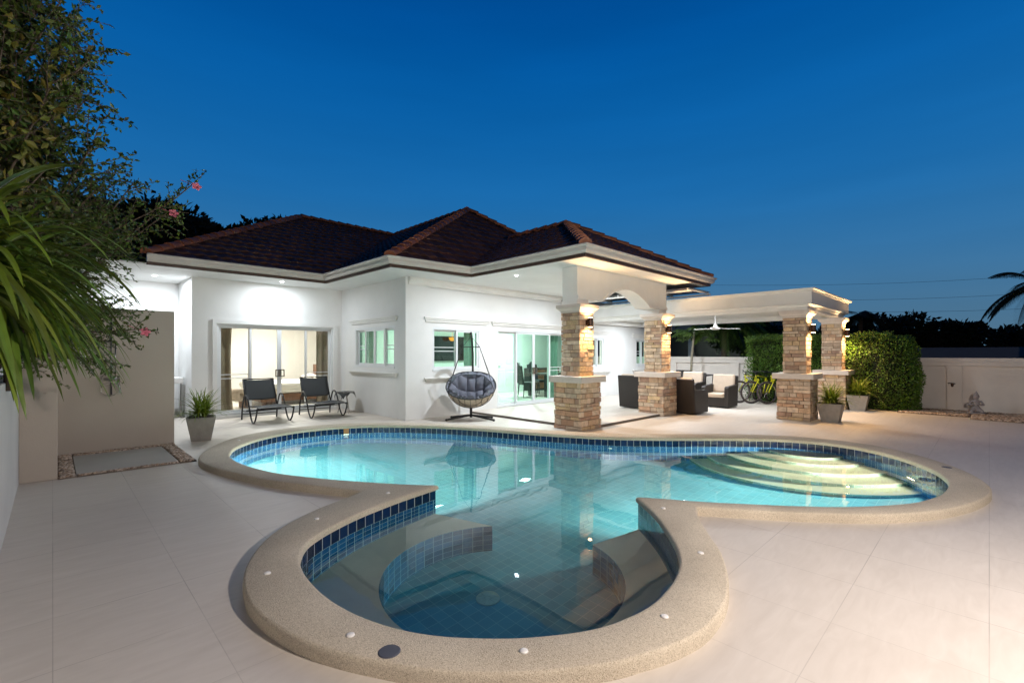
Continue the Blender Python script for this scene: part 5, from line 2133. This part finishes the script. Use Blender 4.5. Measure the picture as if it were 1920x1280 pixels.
# hibiscus / bougainvillea thicket
random.seed(77)
st_ = [(rnd(-.5, .3), rnd(-1.4, 1.2), rnd(-.4, 1.12), rnd(-1.4, 1.4), rnd(1.2, 4.3)) for _ in range(110)]
bush('hibiscus_bush', 'tall dark hibiscus thicket with small leaves filling the upper left', 'bush', (-.85, 6.6, 1.15), st_, .058, 46, M['leafo'], 78, twig=.7)
st_ = [(rnd(-.3, .3), rnd(-.3, .3), rnd(.35, 1.25), rnd(-.9, .6), rnd(.7, 2.5)) for _ in range(16)]
bush('flowering_shrub', 'shrub with long reaching leafy twigs in front of the sky and roof corner', 'shrub', (-.75, 6.9, 1.15), st_, .042, 30, M['leafo'], 79, twig=.8, reach=(.5, 0, .05))
st_ = [(rnd(-.3, .3), rnd(-.3, .3), rnd(.2, .8), rnd(-.6, .5), rnd(1.6, 3.4)) for _ in range(13)]
bush('broad_leaf_shrub', 'shrub with round yellow green leaves against the sky at the upper left', 'shrub', (-.65, 5.6, 1.15), st_, .085, 12, M['leafy'], 80, twig=.5)
st_ = [(rnd(-.3, .3), rnd(-.8, .8), rnd(-.2, .35), rnd(-1.0, 1.0), rnd(1.2, 3.6)) for _ in range(34)]
bush('hibiscus_bush', 'dense dark thicket behind the strap leaved plants at the left edge', 'bush', (-.75, 5.1, 1.15), st_, .055, 46, M['leafo'], 81, twig=.55)
st_ = [(rnd(-.2, .2), rnd(-.2, .2), rnd(.5, 1.15), rnd(-.3, .5), rnd(.15, .75)) for _ in range(8)]
bush('trailing_shrub', 'leafy twigs hanging in front of the shower wall', 'shrub', (-.55, 7.0, 1.3), st_, .04, 16, M['leafo'], 82, twig=.55, reach=(.7, 0, -.15))
def flower(loc, label, sc=1.0):
    t = thing('hibiscus_flower', label, 'flower', loc, 0, 'pink hibiscus flowers')
    m_ = MB()
    for k in range(5):
        a = 2 * pi * k / 5
        d_ = Vector((cos(a), sin(a) * .4 - .5, sin(a)))
        side = Vector((-sin(a), 0, cos(a)))
        pts = [Vector((0, 0, 0)), d_ * .02 * sc, d_ * .045 * sc, d_ * .06 * sc + Vector((0, .01, 0))]
        m_.ribbon(pts, lambda q: .022 * sc * sin(pi * (.12 + .8 * q)), side=side, fold=.2)
    m_.build('petals', M['petal'], t, world=False)
    m_ = MB()
    m_.tube([(0, 0, 0), (.01, -.07 * sc, -.02)], .003, 5)
    m_.tube([(0, 0, 0), (-.12, .08, .06)], .003, 5)
    m_.build('stamen', M['petal'], t, world=False)
def at(px, py, t_):
    # point seen at pixel (px, py) of the photograph at distance t_ along the view axis
    fw2_ = Vector((cos(R(45.55)), sin(R(45.55)), 0))
    rt2 = Vector((sin(R(45.55)), -cos(R(45.55)), 0))
    return (fw2_ + rt2 * ((px - 960) / 878) + Vector((0, 0, (663 - py) / 878))) * t_ + Vector((0, 0, 1.45))
FL = ((325, 400, 4.6, 'pink hibiscus flower hanging in front of the dark tree above the roof corner'), (368, 350, 4.7, 'pink hibiscus flower at the end of the longest twig against the sky'), (272, 622, 4.7, 'pink hibiscus flower in front of the shower wall'))
st_ = []
base_ = Vector((-.75, 6.9, 1.15))
for (px_, py_, t_, lab) in FL:
    p = at(px_, py_, t_)
    flower(tuple(p), lab, .75)
    q = p - base_
    st_.append((.1, -.3, q.x - .02, q.y + .01, q.z + .03))
    for k in range(2):
        st_.append((.1 + rnd(-.2, .2), -.3 + rnd(-.2, .2), q.x - rnd(.2, .5), q.y + rnd(-.2, .4), q.z + rnd(-.3, .4)))
bush('flowering_shrub', 'long leafy hibiscus twigs that carry the pink flowers', 'shrub', tuple(base_), st_, .045, 34, M['leafo'], 93, twig=.42, reach=(.3, 0, 0))

# ------------------------------------------------------------------ statue (kneeling, hands together)
def skin(name, mat, chains, parent, world_loc):
    me = bpy.data.meshes.new(name)
    v_, e_, r_ = [], [], []
    for pts in chains:
        base = None
        for i, p in enumerate(pts):
            key = tuple(round(q, 4) for q in p[:3])
            if key in v_:
                k_ = v_.index(key)
            else:
                v_.append(key)
                r_.append(p[3])
                k_ = len(v_) - 1
            if base is not None:
                e_.append((base, k_))
            base = k_
    me.from_pydata(v_, e_, [])
    o = bpy.data.objects.new(name, me)
    COL.objects.link(o)
    if parent:
        o.parent = parent
    md = o.modifiers.new('skin', 'SKIN')
    for i, q in enumerate(me.skin_vertices[0].data):
        q.radius = (r_[i], r_[i])
    me.skin_vertices[0].data[0].use_root = True
    s_ = o.modifiers.new('sub', 'SUBSURF')
    s_.levels = s_.render_levels = 2
    me.materials.append(mat)
    return o
t = thing('garden_statue', 'small grey stone statue kneeling with folded hands on the gravel by the boundary wall', 'statue', (15.85, .22, .01), R(-82))
# local: faces -y
skin('figure', M['statue'], [
    [(0, .04, .12, .062), (0, .03, .20, .046), (0, .02, .28, .056), (0, .01, .345, .030), (0, 0, .40, .062), (0, 0, .45, .054), (0, 0, .49, .022), (0, 0, .53, .008)],
    [(0, .02, .28, .056), (.085, .01, .30, .026), (.135, -.01, .21, .020), (.03, -.085, .235, .018), (.005, -.10, .285, .012)],
    [(0, .02, .28, .056), (-.085, .01, .30, .026), (-.135, -.01, .21, .020), (-.03, -.085, .235, .018), (-.005, -.10, .285, .012)],
    [(0, .04, .12, .062), (.08, -.07, .08, .045), (.10, -.13, .045, .036), (.09, .02, .035, .030), (.08, .13, .03, .022)],
    [(0, .04, .12, .062), (-.08, -.07, .08, .045), (-.10, -.13, .045, .036), (-.09, .02, .035, .030), (-.08, .13, .03, .022)]], t, None)
m_ = MB()
for s in (-1, 1):
    m_.frustum(s * .052, 0, .395, .435, .016, .008, .02, .01)
m_.ell((0, -.052, .405), .010, .014, .014)
for s in (-1, 1):
    m_.ell((s * .020, -.050, .42), .008, .006, .006)
m_.ell((0, -.048, .382), .014, .008, .005)
m_.lathe([(.0, .445), (.046, .445), (.048, .46), (.03, .48), (.032, .49), (.012, .52), (0, .56)], (0, 0, 0), 14)
m_.build('headdress', M['statue'], t, world=False, smooth=False)
m_ = MB()
m_.lathe([(.0, 0), (.17, 0), (.17, .03), (.15, .04), (.0, .04)], (0, 0, 0), 24)
m_.build('plinth', M['statue'], t, world=False)

# ------------------------------------------------------------------ rooms
bed = thing('bed', 'white made bed on a brown wooden frame behind the bedroom doors', 'bed', (4.95, 14.6, .055))
m_ = MB()
m_.box(-1.0, -1.05, .10, 1.15, .95, .30)
m_.box(-.95, -1.0, 0, -.85, -.9, .1)
m_.box(1.0, -1.0, 0, 1.1, -.9, .1)
m_.build('bed_frame', M['wood'], bed, world=False, bevel=.01)
m_ = MB()
m_.box(-.98, -1.02, .30, 1.12, .93, .53)
m_.build('mattress', M['whitecloth'], bed, world=False, bevel=.06)
m_ = MB()
m_.box(-1.03, -1.07, .40, .75, .95, .60)
m_.build('duvet', M['whitecloth'], bed, world=False, bevel=.08)
m_ = MB()
for y in (-.5, .45):
    m_.ell((.85, y, .66), .22, .38, .12)
m_.build('pillows', M['whitecloth'], bed, world=False, smooth=True)
m_ = MB()
m_.box(1.15, -1.05, 0, 1.22, .95, 1.05)
m_.build('headboard', M['wood'], bed, world=False, bevel=.01)
ch = thing('scroll_bench', 'beige bench with a scrolled end at the foot of the bed', 'bench', (3.55, 13.55, .055), R(20))
m_ = MB()
m_.box(-.10, -.28, .28, .9, .28, .46)
m_.build('seat', M['cushion'], ch, world=False, bevel=.05)
m_ = MB()
c = bezier([(-.05, 0, .40), (-.22, 0, .50), (-.36, 0, .46), (-.40, 0, .32), (-.30, 0, .20), (-.20, 0, .24)], 5)
for q in range(2):
    pass
v_ = []
for p in c:
    v_ += [(p.x, -.28, p.z), (p.x, .28, p.z)]
m_.idx(v_, [(2 * i, 2 * i + 1, 2 * i + 3, 2 * i + 2) for i in range(len(c) - 1)])
o_ = m_.build('scroll_end', M['cushion'], ch, world=False, smooth=True)
sd = o_.modifiers.new('s', 'SOLIDIFY')
sd.thickness = .09
for x in (0, .8):
    m_ = MB()
    m_.box(x, -.22, 0, x + .05, .22, .28)
    m_.build('leg', M['wood'], ch, world=False)
tl = thing('table_lamp', 'lit bedside lamp with a small warm shade beside the bed', 'lamp', (6.35, 13.9, .055))
m_ = MB()
m_.box(-.2, -.2, 0, .2, .2, .55)
m_.build('nightstand', M['wood'], tl, world=False, bevel=.01)
m_ = MB()
m_.lathe([(.0, .55), (.07, .55), (.03, .58), (.04, .70), (.015, .80), (.0, .82)], (0, 0, 0), 16)
m_.build('base', M['white'], tl, world=False, smooth=True)
m_ = MB()
m_.lathe([(.15, .80), (.10, 1.02)], (0, 0, 0), 20)
m_.f = m_.f[:-2]
m_.t = m_.t[:-2]
m_.build('lamp_shade', M['shade'], tl, world=False, smooth=True)
lamp('POINT', 'bulb', (0, 0, .95), 6, (1, .62, .36), size=.03).parent = tl
def curtain(name, label, axis, c, a0, a1, z0, z1, mat, bunch=.5):
    m_ = MB()
    n_ = 60
    v_ = []
    for j in range(9):
        z = z0 + (z1 - z0) * j / 8
        for i in range(n_ + 1):
            s_ = i / n_
            a = a0 + (a1 - a0) * s_ * (1 - .15 * sin(pi * j / 8))
            o = .035 * sin(s_ * (a1 - a0) / .09 * pi) * (1 if j < 8 else .6)
            v_.append((a, c + o, z) if axis == 'x' else (c + o, a, z))
    m_.idx(v_, [(j * (n_ + 1) + i, j * (n_ + 1) + i + 1, (j + 1) * (n_ + 1) + i + 1, (j + 1) * (n_ + 1) + i) for j in range(8) for i in range(n_)])
    o_ = m_.build(name, mat, smooth=True)
    props(o_, label, 'curtain', 'curtains behind the glass doors and windows')
curtain('curtain', 'sand coloured curtain at the left side of the bedroom doors', 'x', 12.40, 2.66, 3.02, .07, 2.5, M['curtain'])
curtain('curtain', 'sand coloured curtain at the right side of the bedroom doors', 'x', 12.40, 4.95, 5.35, .07, 2.5, M['curtain'])
curtain('curtain', 'pale curtain at the left side of the dining room doors', 'x', 9.25, 8.12, 8.38, .07, 2.5, M['gcurtain'])
curtain('curtain', 'pale curtain at the right side of the dining room doors', 'x', 9.25, 10.55, 11.1, .07, 2.5, M['gcurtain'])
curtain('curtain', 'pale curtain at the left of the window behind the egg chair', 'x', 9.22, 6.12, 6.36, .9, 2.5, M['gcurtain'])
curtain('curtain', 'pale curtain at the right of the window behind the egg chair', 'x', 9.22, 7.35, 7.65, .9, 2.5, M['gcurtain'])
curtain('curtain', 'green curtain behind the bedroom side window', 'y', 5.80, 10.95, 11.36, .9, 2.5, M['gcurtain'])
tv = thing('television', 'black wall television seen through the window behind the egg chair', 'television', (9.2, 12.43, 1.25))
m_ = MB()
m_.box(8.35, 12.38, 1.22, 9.95, 12.44, 2.02)
m_.build('casing', M['dark'], tv, bevel=.006)
m_ = MB()
m_.box(8.38, 12.376, 1.25, 9.92, 12.3795, 1.99)
m_.build('screen', M['blackgloss'], tv)
gl_ = thing('orange_glow', 'small glowing bowl standing in for the orange reflection on the television', 'wall lamp', (9.3, 12.2, 1.9))
m_ = MB()  # glowing bowl imitates an orange reflection on the screen
m_.lathe([(.0, 1.86), (.06, 1.87), (.10, 1.92), (.115, 1.98), (.10, 1.98), (.0, 1.90)], (9.25, 12.2, 0), 16)
m_.tube([(9.25, 12.2, 1.95), (9.25, 12.2, 2.75)], .006, 6)
m_.build('bowl', M['glow'], gl_)
gl_['label'] = 'glowing orange bowl standing in for the reflection on the television'
gl_.name = 'orange_reflection'
gl_['category'] = 'pendant lamp'
# inner door
dr = thing('interior_door', 'white panelled interior door seen through the dining room doors', 'door', (11.9, 12.44, .055))
m_ = MB()
m_.box(11.35, 12.40, .055, 12.25, 12.449, 2.10)
m_.build('door_leaf', M['white'], dr, bevel=.004)
m_ = MB()
for (a, b_, c_, d_) in ((11.47, 11.76, .25, .95), (11.84, 12.13, .25, .95), (11.47, 11.76, 1.08, 1.95), (11.84, 12.13, 1.08, 1.95)):
    m_.box(a, 12.392, c_, b_, 12.3995, d_)
m_.build('door_panel', M['trimw'], dr, bevel=.003)
m_ = MB()
m_.tube([(11.45, 12.37, 1.0), (11.56, 12.37, 1.0)], .012, 8)
m_.build('handle', M['chrome'], dr)
# dining set
tb = thing('dining_table', 'dark dining table inside behind the sliding doors', 'table', (12.1, 10.4, .055))
m_ = MB()
m_.box(-.8, -.45, .70, .8, .45, .75)
m_.build('tabletop', M['leather'], tb, world=False, bevel=.005)
for x in (-.7, .7):
    for y in (-.36, .36):
        m_ = MB()
        m_.box(x - .05, y - .05, 0, x + .05, y + .05, .699)
        m_.build('leg', M['leather'], tb, world=False)
def inchair(label):
    t = thing('dining_chair', label, 'chair', (0, 0, 0), 0, 'dark high backed dining chairs indoors')
    m_ = MB()
    m_.box(-.23, -.23, .40, .23, .23, .49)
    m_.build('seat', M['leather'], t, world=False, bevel=.02)
    m_ = MB()
    n_ = 12
    v_ = []
    f_ = []
    for y0 in (.20, .26):
        for i in range(n_ + 1):
            x = -.23 + .46 * i / n_
            u = 2 * i / n_ - 1
            zt = 1.02 + .10 * max(0, cos(u * pi / 1.2)) + (.0 if abs(u) < .85 else -.02)
            v_ += [(x, y0 + .02, .45), (x, y0 + .10, zt)]
    k = 2 * (n_ + 1)
    for i in range(n_):
        f_ += [(2 * i, 2 * i + 2, 2 * i + 3, 2 * i + 1), (k + 2 * i, k + 2 * i + 1, k + 2 * i + 3, k + 2 * i + 2), (2 * i + 1, 2 * i + 3, k + 2 * i + 3, k + 2 * i + 1)]
    f_ += [(0, 1, k + 1, k), (2 * n_, k + 2 * n_, k + 2 * n_ + 1, 2 * n_ + 1)]
    m_.idx(v_, f_)
    m_.build('backrest', M['leather'], t, world=False)
    for x in (-.19, .19):
        for y in (-.19, .21):
            m_ = MB()
            m_.tube([(x, y, .40), (x * 1.1, y * 1.15, 0)], .022, 6, r2=.013)
            m_.build('leg', M['leather'], t, world=False)
    return t
ic = inchair('dark high backed dining chair nearest the sliding doors')
ic.location = (10.95, 10.45, .055)
ic.rotation_euler = (0, 0, R(70))
dup(ic, (11.9, 9.85, .055), R(180), 'dark dining chair on the near long side of the indoor table')
dup(ic, (12.2, 11.1, .055), 0, 'dark dining chair on the far long side of the indoor table')
dup(ic, (13.15, 10.4, .055), R(-90), 'dark dining chair at the far end of the indoor table')
sb = thing('sideboard', 'dark sideboard against the back wall of the dining room', 'sideboard', (13.6, 12.2, .055))
m_ = MB()
m_.box(-.8, -.2, 0, .8, .2, .85)
m_.build('cabinet', M['leather'], sb, world=False, bevel=.01)
m_ = MB()
for x in (-.4, .4):
    m_.box(x - .36, -.21, .08, x + .36, -.2, .78)
m_.build('door', M['wood'], sb, world=False)
strap_clump((12.15, 10.4, .81), 'green vase plant standing on the indoor dining table', 40, .2, .38, .014, 60, el0=20, el1=85, mat='blade')
# plant seen through the side window
strap_clump((7.6, 11.7, .06), 'green leafy house plant seen through the bedroom side window', 46, .25, .42, .03, 61, stem=1.45, el0=-10, el1=70, mat='blade')

# ------------------------------------------------------------------ neighbours and cables
nb_ = thing('neighbour_house', 'dark unlit neighbouring house with white columns beyond the boundary wall', 'house', (22, 12, 0))
m_ = MB()
m_.box(21.0, 5.2, 0, 21.3, 18, 3.3)
m_.build('wall', M['nwall'], nb_)
for y0, y1 in ((7.0, 9.4), (9.7, 11.2), (11.6, 13.4), (5.5, 6.6)):
    m_ = MB()
    m_.box(20.96, y0, .9, 20.998, y1, 2.45)
    m_.build('window', M['winddark'], nb_)
m_ = MB()
for y0 in (9.42, 11.28):
    m_.box(20.80, y0, 0, 21.0 - .045, y0 + .25, 2.6)
m_.build('column', M['nwhite'], nb_)
nw = MB()
nw.box(36, -16, 0, 36.3, 3.3, 1.80)
props(nw.build('neighbour_wall', M['nwall']), 'grey blue wall of a far plot between the boundary wall and the dark trees', 'wall')
for i, (z0, z1) in enumerate(((6.0, 7.2), (5.1, 6.2), (4.5, 5.2))):
    m_ = MB()
    a, b_ = Vector((30, 14, z0)), Vector((44, -16, z1))
    m_.tube([tuple(a.lerp(b_, k / 24) + Vector((0, 0, -1.0 * sin(pi * k / 24)))) for k in range(25)], .007, 5)
    props(m_.build('power_line', M['wire']), ('highest', 'middle', 'lowest')[i] + ' of the three thin power cables crossing the sky above the boundary wall', 'cable', 'power cables over the wall')
